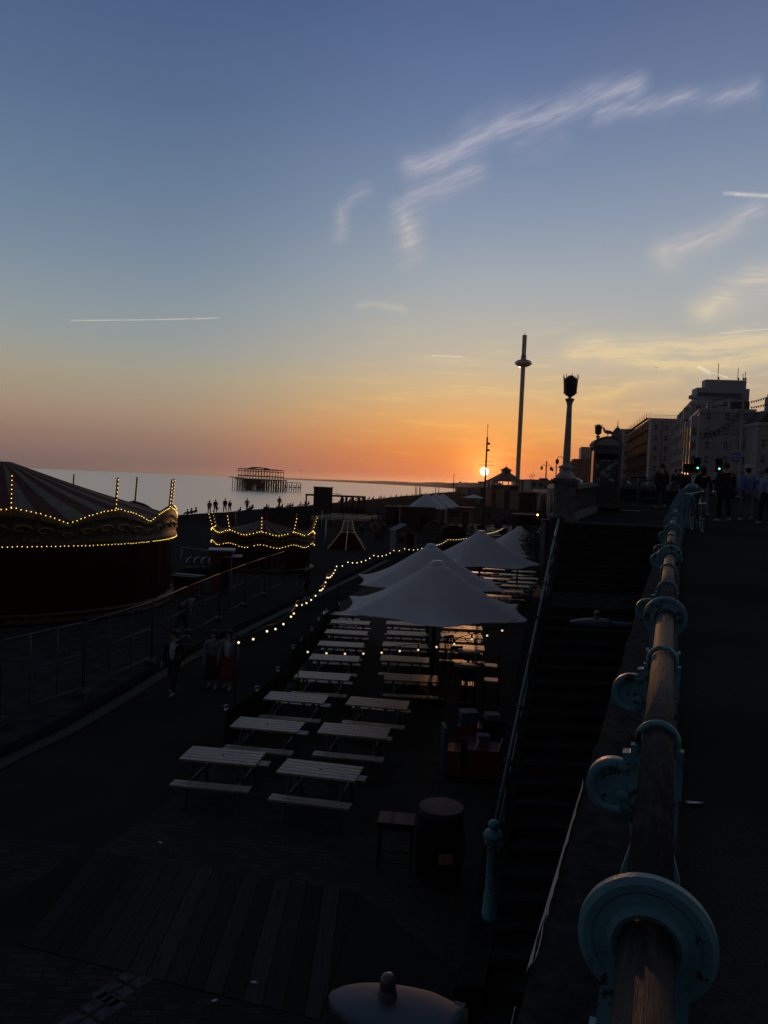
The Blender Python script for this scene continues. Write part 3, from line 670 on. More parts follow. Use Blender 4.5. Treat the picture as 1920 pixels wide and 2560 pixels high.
# ------------------------------------------------------------------ big parasols and tents
def make_parasol(label, c, hp, he, Rc, group, a0=-90, n=6, cat='parasol', name='parasol', poles=False):
    t = thing(name, label, cat, (c[0], c[1], 0), 0, group)
    b = MB(); S = n*12; K = 16
    for k in range(K+1):
        s = .07+(1-.07)*k/K
        for j in range(S):
            th = 2*math.pi*j/S; hs = math.pi/n; ph = (th+hs) % (2*hs)-hs; d = abs(ph)/hs      # d: 0 at a corner, 1 mid edge
            edge = math.cos(hs)/math.cos(hs-abs(ph))*(1-.075*(1-(1-d)**2))                     # hollow-cut straight hem between the corners
            Rr = Rc*(1-(1-edge)*s**1.5)
            zz = he+(hp-.06-he)*(1-(s-.07)/.93)**1.40-.05*(1-d)*s*(1-s)*2+.05*d*s**4+.06*(1-d)**4*s**10
            aa = th+R_(a0); b.v.append((Rr*s*math.cos(aa), Rr*s*math.sin(aa), zz))
    b.f = [(k*S+j, k*S+(j+1) % S, (k+1)*S+(j+1) % S, (k+1)*S+j) for k in range(K) for j in range(S)]; b.sm = [True]*len(b.f)
    cv = b.build('canopy', 'canvas', t)
    sol = cv.modifiers.new('thick', 'SOLIDIFY'); sol.thickness = .006
    MB().lathe([(Rc*.07+.015,hp-.10),(Rc*.07,hp-.04),(Rc*.05,hp+.02),(Rc*.045,hp+.04),(0,hp+.045)], 10, smooth=False).build('vent_cap', 'white', t)
    MB().bar((0,0,0), (0,0,hp-.1), .045, .04, 12).build('pole', 'blackm', t)
    MB().lathe([(.38,0),(.38,.06),(.09,.10),(.06,.22)], 12).build('base_plate', 'blackm', t)
    st = MB()
    for k in range(n):
        a = R_(a0+360*k/n); st.bar((0,0,he-.25), (Rc*.55*math.cos(a), Rc*.55*math.sin(a), he+(hp-he)*.22), .018, n=6)
    st.build('struts', 'blackm', t)
    return t
G = 'large pale parasols over the picnic tables'
def zat(px, py, y): return at(px, py, y).z
make_parasol('nearest pale star shaped parasol, lowest in the picture, over the picnic tables', (1.5,20.8), zat(1092,1405,20.8), 2.52, 2.82, G, -92)
make_parasol('second pale parasol, half hidden behind the nearest one', (1.68,26.5), zat(1083,1363,26.5), 2.5, 2.85, G, -88)
make_parasol('third pale parasol, standing behind and to the right of the overlapping pair', (4.45,34.8), zat(1190,1328,34.8), 2.5, 2.95, G, -62)
make_parasol('farthest of the large pale parasols, partly hidden by the round bush', (7.35,41.5), zat(1300,1318,41.5), 2.4, 2.95, G, -75)
G = 'white pointed tents by the beach'
for i, (px, Y, lb) in enumerate(((1068,104,'white pointed tent at the front of the row of three above the dark cabin'),(1090,111,'middle white pointed tent of the row of three by the beach'),(1107,118,'rearmost white pointed tent of the row of three by the beach'))):
    p = at(px, 1237, Y); t = make_parasol(lb, (p.x, Y), p.z+.1, 2.75, 3.9, G, -45, 4, 'tent', 'pointed_tent')
p = at(1150,1300,190); make_parasol('distant small white tent in the glow below the sun', (at(1185,1238,190).x,190), zat(1185,1237,190), 3.2, 4.2, G, -45, 4, 'tent', 'pointed_tent')
p = at(1352,1318,52); make_parasol('small pale parasol behind the round bush by the dark pillar', (p.x,52), p.z, 2.3, 1.5, None, -60, 6)

# ------------------------------------------------------------------ high tables, bar stools, barrel, side table
def make_high_table(label, p, G):
    t = thing('high_table', label, 'high table', (p.x,p.y,0), 0, G)
    MB().lathe([(0,1.04),(.33,1.04),(.345,1.055),(.345,1.075),(.33,1.085),(0,1.085)], 28).build('tabletop', 'lampgrey', t)
    MB().bar((0,0,.03), (0,0,1.04), .035, n=12).build('column', 'blackm', t); MB().lathe([(.24,0),(.24,.02),(.05,.05)], 20).build('foot', 'blackm', t)
    return t
G = 'round high tables by the stair wall'
make_high_table('round grey high table in front, between the bar stools', atz(1166,1663,1.085), G)
make_high_table('round high table just behind the grey one', atz(1172,1629,1.085), G)
def make_stool():
    t = thing('bar_stool', 'x', 'bar stool', (0,0,0)); 
    MB().box((0,0,.74), (.38,.38,.035)).build('seat', 'wood', t)
    for sx in (-1,1):
        for sy in (-1,1): MB().bar((sx*.20,sy*.20,0), (sx*.16,sy*.16,.725), .016, n=8).build('leg', 'blackm', t)
    b = MB()
    for sx in (-1,1): b.bar((sx*.17,.18,.75), (sx*.18,.22,1.12), .014, n=8)
    b.box((0,.225,1.11), (.38,.03,.07))
    for k in range(5): b.box((-.12+.06*k,.205,.93), (.02,.014,.32))
    b.build('backrest', 'blackm', t)
    MB().beam((-.19,-.19,.28), (.19,-.19,.28), .02, .02).beam((-.19,.19,.28), (.19,.19,.28), .02, .02).beam((-.19,-.19,.34), (-.19,.19,.34), .02, .02).beam((.19,-.19,.34), (.19,.19,.34), .02, .02).build('stretcher', 'blackm', t)
    return t
st0 = make_stool(); G = 'slat back bar stools round the high tables'
for i, (px, py, rz, lb) in enumerate(((1229,1698,-1.75,'dark slat back bar stool right of the front high table'),(1228,1662,-1.7,'dark slat back bar stool right of the rear high table'),(1170,1708,3.0,'bar stool tucked in front of the front high table'),(1148,1652,.3,'bar stool with slatted back between the two high tables'),(1132,1622,.6,'bar stool left of the rear high table'))):
    p = atz(px, py, .76)
    if i == 0: st0.location = (p.x,p.y,0); st0.rotation_euler.z = rz; tag(st0, lb, None, G)
    else: dup(st0, (p.x,p.y,0), rz, lb, G)
p = atz(1104,2015,1.12)
t = thing('barrel_table', 'big black barrel table with an ochre notice and round grey top', 'barrel', (p.x,p.y,0), .1)
MB().lathe([(.30,0),(.31,.03),(.36,.3),(.375,.5),(.36,.72),(.31,.96),(.29,1.0),(.0,1.0)], 28).build('body', 'blackm', t)
for z, r in ((.12,.335),(.34,.372),(.68,.370),(.9,.333)): MB().lathe([(r-.004,z-.03),(r+.004,z-.03),(r+.004,z+.03),(r-.004,z+.03)], 28).build('hoop', 'blackm', t)
MB().lathe([(0,1.001),(.32,1.001),(.335,1.02),(.335,1.10),(.325,1.12),(0,1.122)], 32, smooth=False).build('tabletop', mat('barrel_top', (.055,.055,.06), .7, spec=.1), t)
MB().box((.02,-.386,.50), (.21,.008,.16)).build('notice', 'ochre', t)
p = atz(1000,2045,.74)
t = thing('side_table', 'black metal side table beside the barrel table', 'side table', (p.x-.05,p.y,0), -.1)
MB().box((0,0,.72), (.56,.42,.04)).box((0,-.2,.665), (.54,.02,.07)).build('tabletop', 'black', t)
for sx in (-1,1):
    for sy in (-1,1): MB().box((sx*.25,sy*.18,.35), (.035,.035,.7)).build('leg', 'black', t)
MB().beam((-.25,-.18,.12), (.25,-.18,.12), .02, .025).beam((-.25,.18,.12), (.25,.18,.12), .02, .025).build('stretcher', 'black', t)
# red ride / trolley with stacked boxes
p = atz(1185,1945,0)
t = thing('red_trolley', 'red two part trolley parked by the stair wall, loaded with tubs', 'trolley', (p.x,p.y,0), -.12)
b = MB().box((0,0,.08), (1.15,.72,.06)); b.build('chassis', 'black', t)
MB().box((.16,0,.40), (.68,.66,.56), top=.96).build('red_box', 'red', t); MB().box((-.42,0,.36), (.30,.60,.48), top=.86).build('red_box', 'red', t)
MB().box((-.22,0,.40), (.10,.5,.6)).build('divider', 'blackm', t); MB().box((-.22,-.345,.14), (.20,.03,.03)).build('latch', 'chrome', t)
MB().tube([(.45,-.3,.68),(.52,-.28,.95)], .014).tube([(-.02,-.3,.68),(.06,-.3,.88)], .014).build('handle', 'white', t)
for sx in (-1,1):
    for sy in (-1,1): MB().tube([(sx*.45,sy*.27-.02,.05),(sx*.45,sy*.27+.02,.05)], .05, 12).build('wheel', 'rubber', t)
z0 = .681
def crate(name, lb, cat, x, y, z, d, m, parts=()):
    o = thing(name, lb, cat, (p.x+x, p.y+y, z), random.uniform(-.2,.2)); MB().box((0,0,d[2]/2), d, top=1.06).build('body', m, o)
    for pn, c, dd, mm in parts: MB().box(c, dd).build(pn, mm, o)
crate('white_tub', 'white plastic tub on the red trolley', 'tub', .15, .02, z0, (.22,.2,.2), 'clgrey', (('rim', (0,0,.205), (.25,.23,.02), 'clgrey'),))
crate('folding_sign', 'curved blue board leaning at the left of the red trolley', 'board', -.62, .35, 0, (.05,.4,.95), 'bluecrate', (('edge', (.03,0,.5), (.012,.38,.8), 'blackm'),))
crate('red_carton', 'red carton with a pale label behind the trolley', 'carton', -.02, .78, 0, (.5,.42,.86), 'red', (('label_strip', (0,-.225,.62), (.36,.008,.09), 'clgrey'),))
crate('blue_bin', 'pale blue bin standing on the red carton', 'bin', -.08, .78, .861, (.34,.3,.26), 'bluecrate', (('lid', (0,0,.275), (.36,.32,.03), 'clgrey'),))
crate('grey_crate', 'dark grey crate of odds and ends right of the red carton', 'crate', .45, .95, 0, (.42,.5,.95), 'blackm', (('contents', (0,0,1.0), (.3,.3,.12), 'clgrey'),))
# scraps of litter
for (px, py), lb in zip(((401,2107),(634,2458),(1734,2012),(537,2503),(1465,1608)), ('crumpled white scrap on the pavers in front of the tables','scrap of white paper on the dark boards','small pale scrap on the promenade right of the rail','scrap of paper near the painted bay marks','pale scrap lying on the stairs below the lamp')):
    if px == 1734: q = prom_pt(px, py)
    elif px == 1465: q = at(px, py, 13.0); q.z = stair_z(13.0)+.02
    else: q = atz(px, py, .015)
    b = MB(); vs = [(random.uniform(.7,1)*.045*math.cos(a*.9), random.uniform(.5,1)*.03*math.sin(a*.9), random.uniform(.0,.014)) for a in range(7)]
    b.add(vs, [tuple(range(7))]); tag(b.build('litter', 'paper', loc=(q.x,q.y,q.z+.006)), lb, 'litter')
for px, py in ((315,2460),(222,2540)):
    q = atz(px, py, .005); o = MB()
    for i in range(2):
        for j in range(2): o.box((-.1+.2*i, -.19+.38*j, 0), (.16,.33,.002))
    tag(o.build('road_marking', 'worn', loc=(q.x,q.y,.006), rz=-.55), kind='structure')
# ------------------------------------------------------------------ carousels
BULB = {}
def bulb_mesh(m, r):
    k = (m, round(r, 3))
    if k not in BULB:
        o = MB().ball((0,0,0), r, 6, 4).build('bulb', m); BULB[k] = o.data; bpy.data.objects.remove(o)
    return BULB[k]
def put_bulbs(par, pts, m, r, name='bulb', limit=95):
    """one object per bulb; the ones past the limit become one strand"""
    me = bulb_mesh(m, r)
    for p in pts[:limit]:
        o = bpy.data.objects.new(name, me); COL.objects.link(o); o.parent = par; o.location = p
    if len(pts) > limit:
        b = MB()
        for p in pts[limit:]: b.ball(p, r, 6, 4)
        s = b.build('bulb_strand', m, par); s['kind'] = 'stuff'
def carousel(label, c, R, hp, ztop, zbot, amp, th_list, lean, polelen, apex, plat, seen, br, sp, lowwave, apw):
    t = thing('carousel', label, 'carousel', (c[0], c[1], .11))
    P = lambda a, r, z: Vector((r*math.sin(R_(a)), -r*math.cos(R_(a)), z))      # angle 0 faces the camera side (-y), growing to the right
    t0 = th_list[0]; step = th_list[1]-th_list[0]
    wave = (lambda a: (abs(math.cos(math.pi*(a-t0)/step))**1.0)) if not lowwave else (lambda a: .5+.5*math.cos(2*math.pi*(a-t0)/step))
    zt = lambda a: ztop-amp*(1-wave(a))+ (.05 if not lowwave and (a-t0) % step < step*.08 else 0)
    zb = (lambda a: zbot-amp*(1-wave(a))) if lowwave else (lambda a: zbot)
    A = [i*3.0 for i in range(120)]
    prof = [(0,R-.03),(.04,R+.06),(.12,R+.06),(.15,R),(.30,R+.01),(.62,R+.04),(.72,R),(.76,R+.05),(.84,R+.05),(.88,R+.0),(1.0,R+.03)]
    b = MB()
    for a in A:
        for f, r in prof: b.v.append(P(a, r, zb(a)+(zt(a)-zb(a))*f))
    k = len(prof); n = len(A)
    b.f = [(i*k+j, ((i+1) % n)*k+j, ((i+1) % n)*k+j+1, i*k+j+1) for i in range(n) for j in range(k-1)]; b.sm = [True]*len(b.f)
    bd = b.build('rounding_board', 'board', t); bd.modifiers.new('thick','SOLIDIFY').thickness = .03
    for i in range(0, 60):                  # carved scrolls along the frieze
        a = i*6+1.5
        if not seen[0]-6 < a < seen[1]+6: continue
        zc = zb(a)+(zt(a)-zb(a))*.46; s = (zt(a)-zb(a))*.16; m = MB(); q = P(a, R+.03, zc); tx = Vector((math.cos(R_(a)), math.sin(R_(a)), 0))
        pts = [q+tx*(s*1.9*(1-u/9)*math.cos(u*.8))+Vector((0,0,s*(1-u/9)*math.sin(u*.8))) for u in range(9)]
        m.tube(pts, [.035*s/.15]*9, 6); m.build('carved_scroll', 'gilt', bd)
    b = MB()                                # canopy
    S = 96; K = 8
    for kk in range(K+1):
        s = kk/K
        for j in range(S):
            a = 360*j/S; rr = apw+(R-.12-apw)*s; zz = apex+(ztop-amp*.8-apex)*s+.10*math.sin(math.pi*s)*-1+.03*s*math.cos(24*R_(a))*(1-s)*2
            b.v.append(P(a, rr, zz))
    b.f = [(kk*S+j, kk*S+(j+1) % S, (kk+1)*S+(j+1) % S, (kk+1)*S+j) for kk in range(K) for j in range(S)]+[tuple(range(S))]; b.sm = [True]*len(b.f)
    b.build('canopy', 'stripes', t)
    b = MB(); S = 180
    for z in (plat, zbot*.5, zbot+.02-(amp if lowwave else 0)*.0):
        for j in range(S):
            a = 360*j/S; b.v.append(P(a, R-.22+.05*math.sin(j*1.1)+.03*math.sin(j*.37), z))
    b.f = [(kk*S+j, kk*S+(j+1) % S, (kk+1)*S+(j+1) % S, (kk+1)*S+j) for kk in range(2) for j in range(S)]; b.sm = [True]*len(b.f)
    b.build('curtain', 'redcurtain', t)
    b = MB().lathe([(0,.0),(R-.05,.0),(R-.02,.06),(R+.05,.10),(R,.16),(R,plat-.08),(R+.06,plat-.05),(R+.04,plat),(0,plat)], 72)
    b.build('platform', 'board', t)
    bulbs = []
    for a in th_list:                       # lit poles rising from the frieze
        p = P(a, R-.02, zt(a)-.03); d = (P(a, 1, 0)*math.sin(R_(lean))+Vector((0,0,math.cos(R_(lean))))); q = p+d*polelen
        pl = MB().beam(p, q, .06, .06, up=P(a,1,0)).build('light_pole', 'red', t)
        if seen[2] <= a <= seen[3]:
            nb = max(10, int(polelen/.075)); nn = int(polelen/sp*1.0)
            side = P(a, 1, 0)*.045
            pts = [p+(q-p)*((i+.5)/nn)+side for i in range(nn)]
            put_bulbs(pl, pts, 'bulb', br)
    a = seen[0]; top = []; low = []
    da = math.degrees(sp/R)
    while a < seen[1]:
        a2 = a+random.uniform(-.12,.12)*da; a3 = a2+da*.4
        if random.random() > .03: top.append(P(a2, R+.06, zt(a2)+.02+random.uniform(-.012,.012)))
        if random.random() > .05: low.append(P(a3, R+.05, zb(a3)-.02+random.uniform(-.012,.012)))
        a += da
    put_bulbs(bd, top, 'bulb', br, limit=60); 
    lr = MB().tube([P(a, R+.03, zb(a)-.0) for a in range(0, 360, 3)], .025, 6, True).build('light_rail', 'gilt', t)
    put_bulbs(lr, low[::1], 'bulb', br*.92, limit=40)
    return t
big = carousel('large carousel with striped canopy and dark red curtains, its frieze edged in yellow bulbs', (-16.95,34), 7.5, 0, 4.36-.11, 3.06-.11, .50, [29+30*i for i in range(-2, 9)], 4, 1.28, 6.12-.11, .42, (12, 118, 20, 150), .019, .16, False, .35)
small = carousel('small children\'s carousel with two wavy rows of yellow bulbs and leaning lit poles', (-7.65,49.2), 3.22, 0, 2.52, 1.80, .20, [6.6+36*i for i in range(-4, 6)], 17, 1.05, 3.08, .25, (-100, 104, -140, 170), .026, .19, True, .12)

# ------------------------------------------------------------------ site fence, black screen, festoons
ftop = [atz(px, py, 2.02) for px, py in ((-190,1645),(2,1602),(214,1554),(384,1503),(470,1465),(552,1433),(615,1410),(664,1393),(712,1378))]
G = 'temporary wire fence panels in front of the carousels'
FL = ['leftmost temporary fence panel cut by the picture edge','temporary fence panel in front of the big carousel, left of its second foot block','temporary fence panel before the right half of the big carousel','temporary fence panel right after the big carousel, behind the man','fifth temporary fence panel along the kerb, before the red booth','sixth temporary fence panel along the kerb, before the red booth','temporary fence panel in front of the small carousel','temporary fence panel right of the small carousel']
for i in range(len(ftop)-1):
    a, c = ftop[i].copy(), ftop[i+1].copy(); a.z = c.z = .11; d = c-a; L_ = d.length-.06; rz = math.atan2(d.y, d.x)
    t = thing('wire_fence', FL[i], 'fence panel', a, rz, G)
    MB().tube([(.02,0,.12),(.02,0,1.80),(.05,0,1.88),(.12,0,1.91),(L_-.1,0,1.91),(L_-.03,0,1.88),(L_,0,1.80),(L_,0,.12)], .017, 8).bar((.02,0,.22), (L_,0,.22), .014).bar((.02,0,1.1), (L_,0,1.1), .008).build('frame', 'dullsteel', t)
    b = MB()
    for k in range(1, int(L_/.16)): b.bar((k*.16,0,.22), (k*.16,0,1.9), .0022, n=3)
    for k in range(1, 9): b.bar((.02,0,.22+k*.19), (L_,0,.22+k*.19), .0022, n=3)
    b.build('mesh_infill', 'dullsteel', t)
    [MB().bar((L_*q,0,.2),(L_*q,0,1.9),.011).build('upright', 'dullsteel', t) for q in (.33,.66)]
    ft = thing('ballast_block', f'dark rubber fence foot block, {ORD[i]} from the left along the kerb', 'foot block', a, rz+.3, 'rubber fence feet')
    MB().box((0,0,.065), (.70,.24,.13), top=.86).build('block', 'rubber', ft); MB().box((0,0,.14), (.5,.10,.03)).build('rib', 'rubber', ft)
G = 'black screen round the seating'
sp = [atz(px, py, .98) for px, py in ((565,1770),(643,1722),(695,1674),(733,1618),(752,1598),(780,1572),(797,1547),(816,1527),(848,1509))]
spd = [sp[0]]
for k in range(1, len(sp)):
    if (sp[k]-spd[-1]).length > 1.0: spd.append(sp[k])
sc = thing('screen_fence', 'long black fabric screen with ring topped posts along the left of the seating', 'fence', (spd[0].x, spd[0].y, 0))
io = Vector((spd[0].x, spd[0].y, 0))
for i, p in enumerate(spd):
    q = p-io
    po = MB().bar((q.x,q.y,0), (q.x,q.y,.93), .028, n=10).lathe([(.16,0),(.16,.03),(.04,.05)], 14, (q.x,q.y,0)).build('post', 'black', sc)
    MB().lathe([(.03,.92),(.045,.94),(.03,.955)], 10, (q.x,q.y,0)).ring((q.x,q.y,1.0), .045, .012, (.2,-1,0), 14, 6).build('finial', 'chrome', po)
    if i:
        a = spd[i-1]-io; MB().add([(a.x,a.y,.12),(q.x,q.y,.12),(q.x,q.y,.88),(a.x,a.y,.88)], [(0,1,2,3)]).bar((a.x,a.y,.89), (q.x,q.y,.89), .012).build('fabric_panel', 'blackm', sc)
def festoon(label, pts, sag, gap, m='festoon_bulb', r=.027, kind='bulb2'):
    t = thing('festoon_lights', label, 'string lights', pts[0]); io = Vector(pts[0]); path = []; bl = []
    for a, c in zip(pts, pts[1:]):
        a = Vector(a); c = Vector(c); n = max(2, int((c-a).length/gap))
        for i in range(n+1):
            u = i/n; q = a.lerp(c, u)-io; q.z -= sag*4*u*(1-u)*min(1, (c-a).length/4)
            path.append(q)
            if i < n: bl.append(q+Vector((0,0,-.13)))
    path = [p for i, p in enumerate(path) if i == 0 or (p-path[i-1]).length > 1e-3]
    MB().tube(path, .008, 5).build('cable', 'black', t)
    b = MB()
    for q in bl: b.bar(q+Vector((0,0,.03)), q+Vector((0,0,.12)), .024, .018, 8)
    so = b.build('lamp_holder', 'blackm', t); so['kind'] = 'stuff'
    put_bulbs(t, bl, kind, r, limit=99); return t
s1 = [(597,1597),(668,1570),(728,1535),(742,1508),(800,1472),(818,1441),(842,1414),(870,1404),(935,1388),(985,1376),(1012,1372),(1075,1362),(1120,1350),(1200,1336),(1260,1322)]
zs = 2.55
festoon('main string of warm festoon bulbs running along the esplanade behind the parasols', [atz(px, py-6, zs) for px, py in s1], .16, .62)
e = atz(1293,1563,2.55); a = at(742,1600,17.6)
festoon('short string of festoon bulbs hanging in front of the first parasol over the tables', [at(770,1616,17.6), at(1000,1614,18.0), at(1092,1604,18.1), at(1180,1585,18.3), at(1293,1548,19.1)], .10, .42, r=.027, kind='bulb3')
G = 'thin poles holding the festoon lights'
for (px, pt, pb), lb in zip(((583,1588,1845),(742,1500,1762),(802,1463,1640),(842,1405,1560),(985,1368,1470)), ('nearest thin black festoon pole beside the front table','thin black festoon pole rising from the screen by the fourth table','thin black festoon pole behind the nearest parasol\'s left corner','thin black festoon pole left of the second parasol','farthest thin black festoon pole by the lit stall')):
    g = atz(px, pb, 0); zt = at(px, pt, g.y).z
    t = thing('festoon_pole', lb, 'pole', (g.x,g.y,0), 0, G); MB().bar((0,0,0), (0,0,min(zt,3.2)), .018, n=8).build('pole', 'black', t); MB().lathe([(.14,0),(.14,.03),(.03,.05)], 12).ring((0,0,min(zt,3.2)), .03, .008, (0,1,0), 10, 5).build('foot', 'black', t)

# ------------------------------------------------------------------ people
def skinned(name, V, E, root, m, par, sub=1):
    me = bpy.data.meshes.new(name); bm = bmesh.new(); lay = bm.verts.layers.skin.verify(); ix = {}
    for k, (co, r) in V.items():
        v = bm.verts.new(co); v[lay].radius = (r, r) if not isinstance(r, tuple) else r; v[lay].use_root = (k == root); ix[k] = v
    for a, c in E: bm.edges.new((ix[a], ix[c]))
    bm.to_mesh(me); bm.free(); me.materials.append(M[m]); o = bpy.data.objects.new(name, me); COL.objects.link(o)
    if par: o.parent = par
    s = o.modifiers.new('skin', 'SKIN'); s.use_smooth_shade = True; s.branch_smoothing = .3
    o.modifiers.new('sub', 'SUBSURF').levels = sub; o.modifiers['sub'].render_levels = sub
    return o
def person(label, loc, rz, top='clblack', bottom='clblack', h=1.74, stride=.22, arms=(-.12,.12), hat=None, skirt=None, shoe='shoe', coat=0, bag=None, elbow=.08, bend=0., hair='hair', group=None, hands=True, hood=False, longhair=False, inner=None, wide=1.):
    t = thing('person', label, 'person', loc, rz, group); k = h/1.74; t.scale = (k,k,k)
    def tilt(p):                     # bend the upper body forward about the hips (forward = +y)
        x, y, z = p
        if z > .95 and bend:
            c, s = math.cos(bend), math.sin(bend); return (x, y*c+(z-.95)*s, .95+(z-.95)*c-y*s)
        return p
    sh = .185*wide
    J = {'pel':((0,0,.95),.13),'wai':((0,.0,1.10),.115),'che':((0,.0,1.30),.135),'nek0':((0,-.005,1.44),.075),'nek':((0,.005,1.50),.052),'hd0':((0,.025,1.57),.07),'hd':((0,.02,1.645),.086),'cr':((0,.005,1.71),.065),'nose':((0,.105,1.63),.014)}
    Eg = [('pel','wai'),('wai','che'),('che','nek0'),('nek0','nek'),('nek','hd0'),('hd0','hd'),('hd','cr'),('hd','nose')]
    for s, n, st, ar in ((-1,'l',stride,arms[0]),(1,'r',-stride,arms[1])):
        J['ear'+n] = ((s*.086,.0,1.63),.016); Eg.append(('hd','ear'+n))
        J['sho'+n] = ((s*sh,0,1.41),.062); J['elb'+n] = ((s*(sh+.06),ar*.55-.03,1.135),.045); J['wri'+n] = ((s*(sh+.07-.01),ar+elbow,.905),.031)
        J['pal'+n] = ((s*(sh+.062),ar+elbow+.02,.845),.034)
        J['hip'+n] = ((s*.095,0,.90),.095); J['kne'+n] = ((s*.10,st*.55+.035,.50),.062); J['ank'+n] = ((s*.10,st-.02 if st > 0 else st*1.1-.02,.085+(.05 if st < 0 else 0)),.040)
        J['hee'+n] = ((s*.10,J['ank'+n][0][1]-.02,.045),.036); J['toe'+n] = ((s*.115,J['ank'+n][0][1]+.15,.035),.030)
        Eg += [('che','sho'+n),('sho'+n,'elb'+n),('elb'+n,'wri'+n),('wri'+n,'pal'+n),('pel','hip'+n),('hip'+n,'kne'+n),('kne'+n,'ank'+n),('ank'+n,'toe'+n)]
        del J['hee'+n]
        if hands:
            px, py, pz = J['pal'+n][0]
            for q in range(4):
                off = (q-1.5)*.020; ln = (.072,.082,.078,.062)[q]
                J[f'f{q}a'+n] = ((px, py+off, pz-.045),.0095); J[f'f{q}b'+n] = ((px-s*.008, py+off+.008, pz-.045-ln*.55),.0085); J[f'f{q}c'+n] = ((px-s*.022, py+off+.016, pz-.045-ln),.007)
                Eg += [('pal'+n, f'f{q}a'+n),(f'f{q}a'+n, f'f{q}b'+n),(f'f{q}b'+n, f'f{q}c'+n)]
            J['ta'+n] = ((px-s*.012, py+.038, pz-.018),.0105); J['tb'+n] = ((px-s*.02, py+.056, pz-.055),.0085); Eg += [('pal'+n,'ta'+n),('ta'+n,'tb'+n)]
    J = {a:(tilt(c), r) for a,(c,r) in J.items()}
    skinned('body', J, Eg, 'pel', 'skin', t)
    def cloth(name, keys, add, m, ed=None, mod=None):
        V = {a:(J[a][0], J[a][1]+add) for a in keys}
        if mod: V.update(mod)
        skinned(name, V, ed or [(a,c) for a,c in Eg if a in V and c in V], keys[0], m, t)
    jk = ['wai','che','nek0','shol','shor','elbl','elbr','wril','wrir','pel']
    drop = {'pel':(tilt((0,0,.93-coat)) if coat else J['pel'][0], .165+coat*.06)}
    cloth('jacket', ['wai']+[a for a in jk if a != 'wai'], .028, top, mod={**drop,'nek0':(tilt((0,-.005,1.45)),.078),'che':(J['che'][0],.172*wide),'wai':(J['wai'][0],.155),'shol':(J['shol'][0],.088),'shor':(J['shor'][0],.088)})
    if skirt:
        MB().lathe([(.15,1.02),(.18,.92),(.24,.6),(.30,.32),(.29,.31),(.02,.9)], 18, sy=.85).build('skirt', skirt, t)
    else: cloth('trousers', ['pel','hipl','hipr','knel','kner','ankl','ankr'], .027, bottom, mod={'pel':(J['pel'][0],.145),'ankl':(J['ankl'][0],.062),'ankr':(J['ankr'][0],.062),'hipl':(J['hipl'][0],.115),'hipr':(J['hipr'][0],.115)})
    for n in 'lr':
        a, c = Vector(J['ank'+n][0]), Vector(J['toe'+n][0])
        MB().tube([a+Vector((0,-.06,-.03)), a+Vector((0,-.01,-.035)), c+Vector((0,0,.008)), c+Vector((0,.05,.0))], [.034,.046,.042,.022], 10).build('shoe', shoe, t)
    hd = Vector(J['hd'][0])
    if hood: MB().lathe([(.07,-.14),(.12,-.08),(.128,.02),(.115,.09),(.07,.13),(0,.145)], 14, hd+Vector((0,-.02,0))).build('hood', top, t)
    elif hat: MB().lathe([(.085,-.10),(.094,-.05),(.09,.03),(0,.06)], 14, hd+Vector((0,-.012,0))).build('hair', hair, t)
    else:
        MB().lathe([(.085,-.06),(.100,-.01),(.103,.04),(.088,.085),(.05,.112),(0,.12)], 14, hd+Vector((0,-.022,.0))).build('hair', hair, t)
        if longhair: MB().lathe([(.05,-.26),(.085,-.20),(.10,-.05),(.09,.05)], 12, hd+Vector((0,-.055,0)), sy=.6).build('long_hair', hair, t)
    if hat: MB().lathe([(.20,.045),(.19,.035),(.115,.05),(.108,.06),(.10,.15),(.085,.165),(0,.17)], 20, hd).build('hat', hat, t)
    if inner: MB().lathe([(.10,.98),(.13,1.15),(.125,1.35),(.06,1.44)], 14, (0,.055,0), sy=.95, sx=.72).build('shirt', inner, t)
    if bag: MB().box((.32,.05,.62), (.12,.28,.32), top=.8).tube([(.32,-.03,.78),(.29,.05,.9),(.32,.13,.78)], .012).build('handbag', bag, t)
    return t
def pp(px, py): return prom_pt(px, py)
def PP(px, py):
    q = pp(px, py); return (q.x, q.y, zprom(q.y)+.0)
person('man in a long black coat walking away past the phone kiosk', PP(1650,1271), -.05, 'clblack', 'clblack', 1.80, .18, coat=.22, elbow=.05)
person('big figure in a black hoodie and black trousers walking away', PP(1808,1306), .05, 'clblack', 'clblack', 1.80, .12, hood=False, shoe='shoe', wide=1.2)
person('person in a blue jumper and pale brimmed hat seen from behind', PP(1864,1303), .0, 'clblue', 'clkhaki', 1.74, .10, hat='straw', elbow=.02)
person('person in a light blue top and dark trousers at the right picture edge', PP(1912,1312), .1, 'cllblue', 'clblack', 1.70, .12)
person('woman with a pale sleeve and dark vest walking just behind the bicycle', PP(1752,1292), .1, 'clblack', 'clgrey', 1.70, .2, arms=(.1,-.1), longhair=True)
person('person in a white top standing left of the bicycle post', PP(1741,1279), .3, 'clwhite', 'clkhaki', 1.66, .06, bend=.25)
G = 'dark distant walkers on the promenade'
for i, (px, py, hh, lb) in enumerate(((1686,1243,1.7,'dark distant walker nearest to the man in the long coat'),(1697,1240,1.78,'dark walker in the middle of the distant group'),(1711,1246,1.72,'dark walker at the front of the distant group by the road sign'),(1720,1238,1.7,'distant dark walker under the road sign'))):
    person(lb, PP(px, py), random.uniform(-.3,.3), 'clblack', 'clblack', hh, .15, group=G, hands=False)
def LP(px, py, z=0.):
    q = atz(px, py, z); return (q.x, q.y, z)
person('man in an open black jacket and white shirt walking along the road', LP(432,1735), math.pi-.2, 'clblack', 'clblack', 1.72, .22, inner='clwhite', coat=.0)
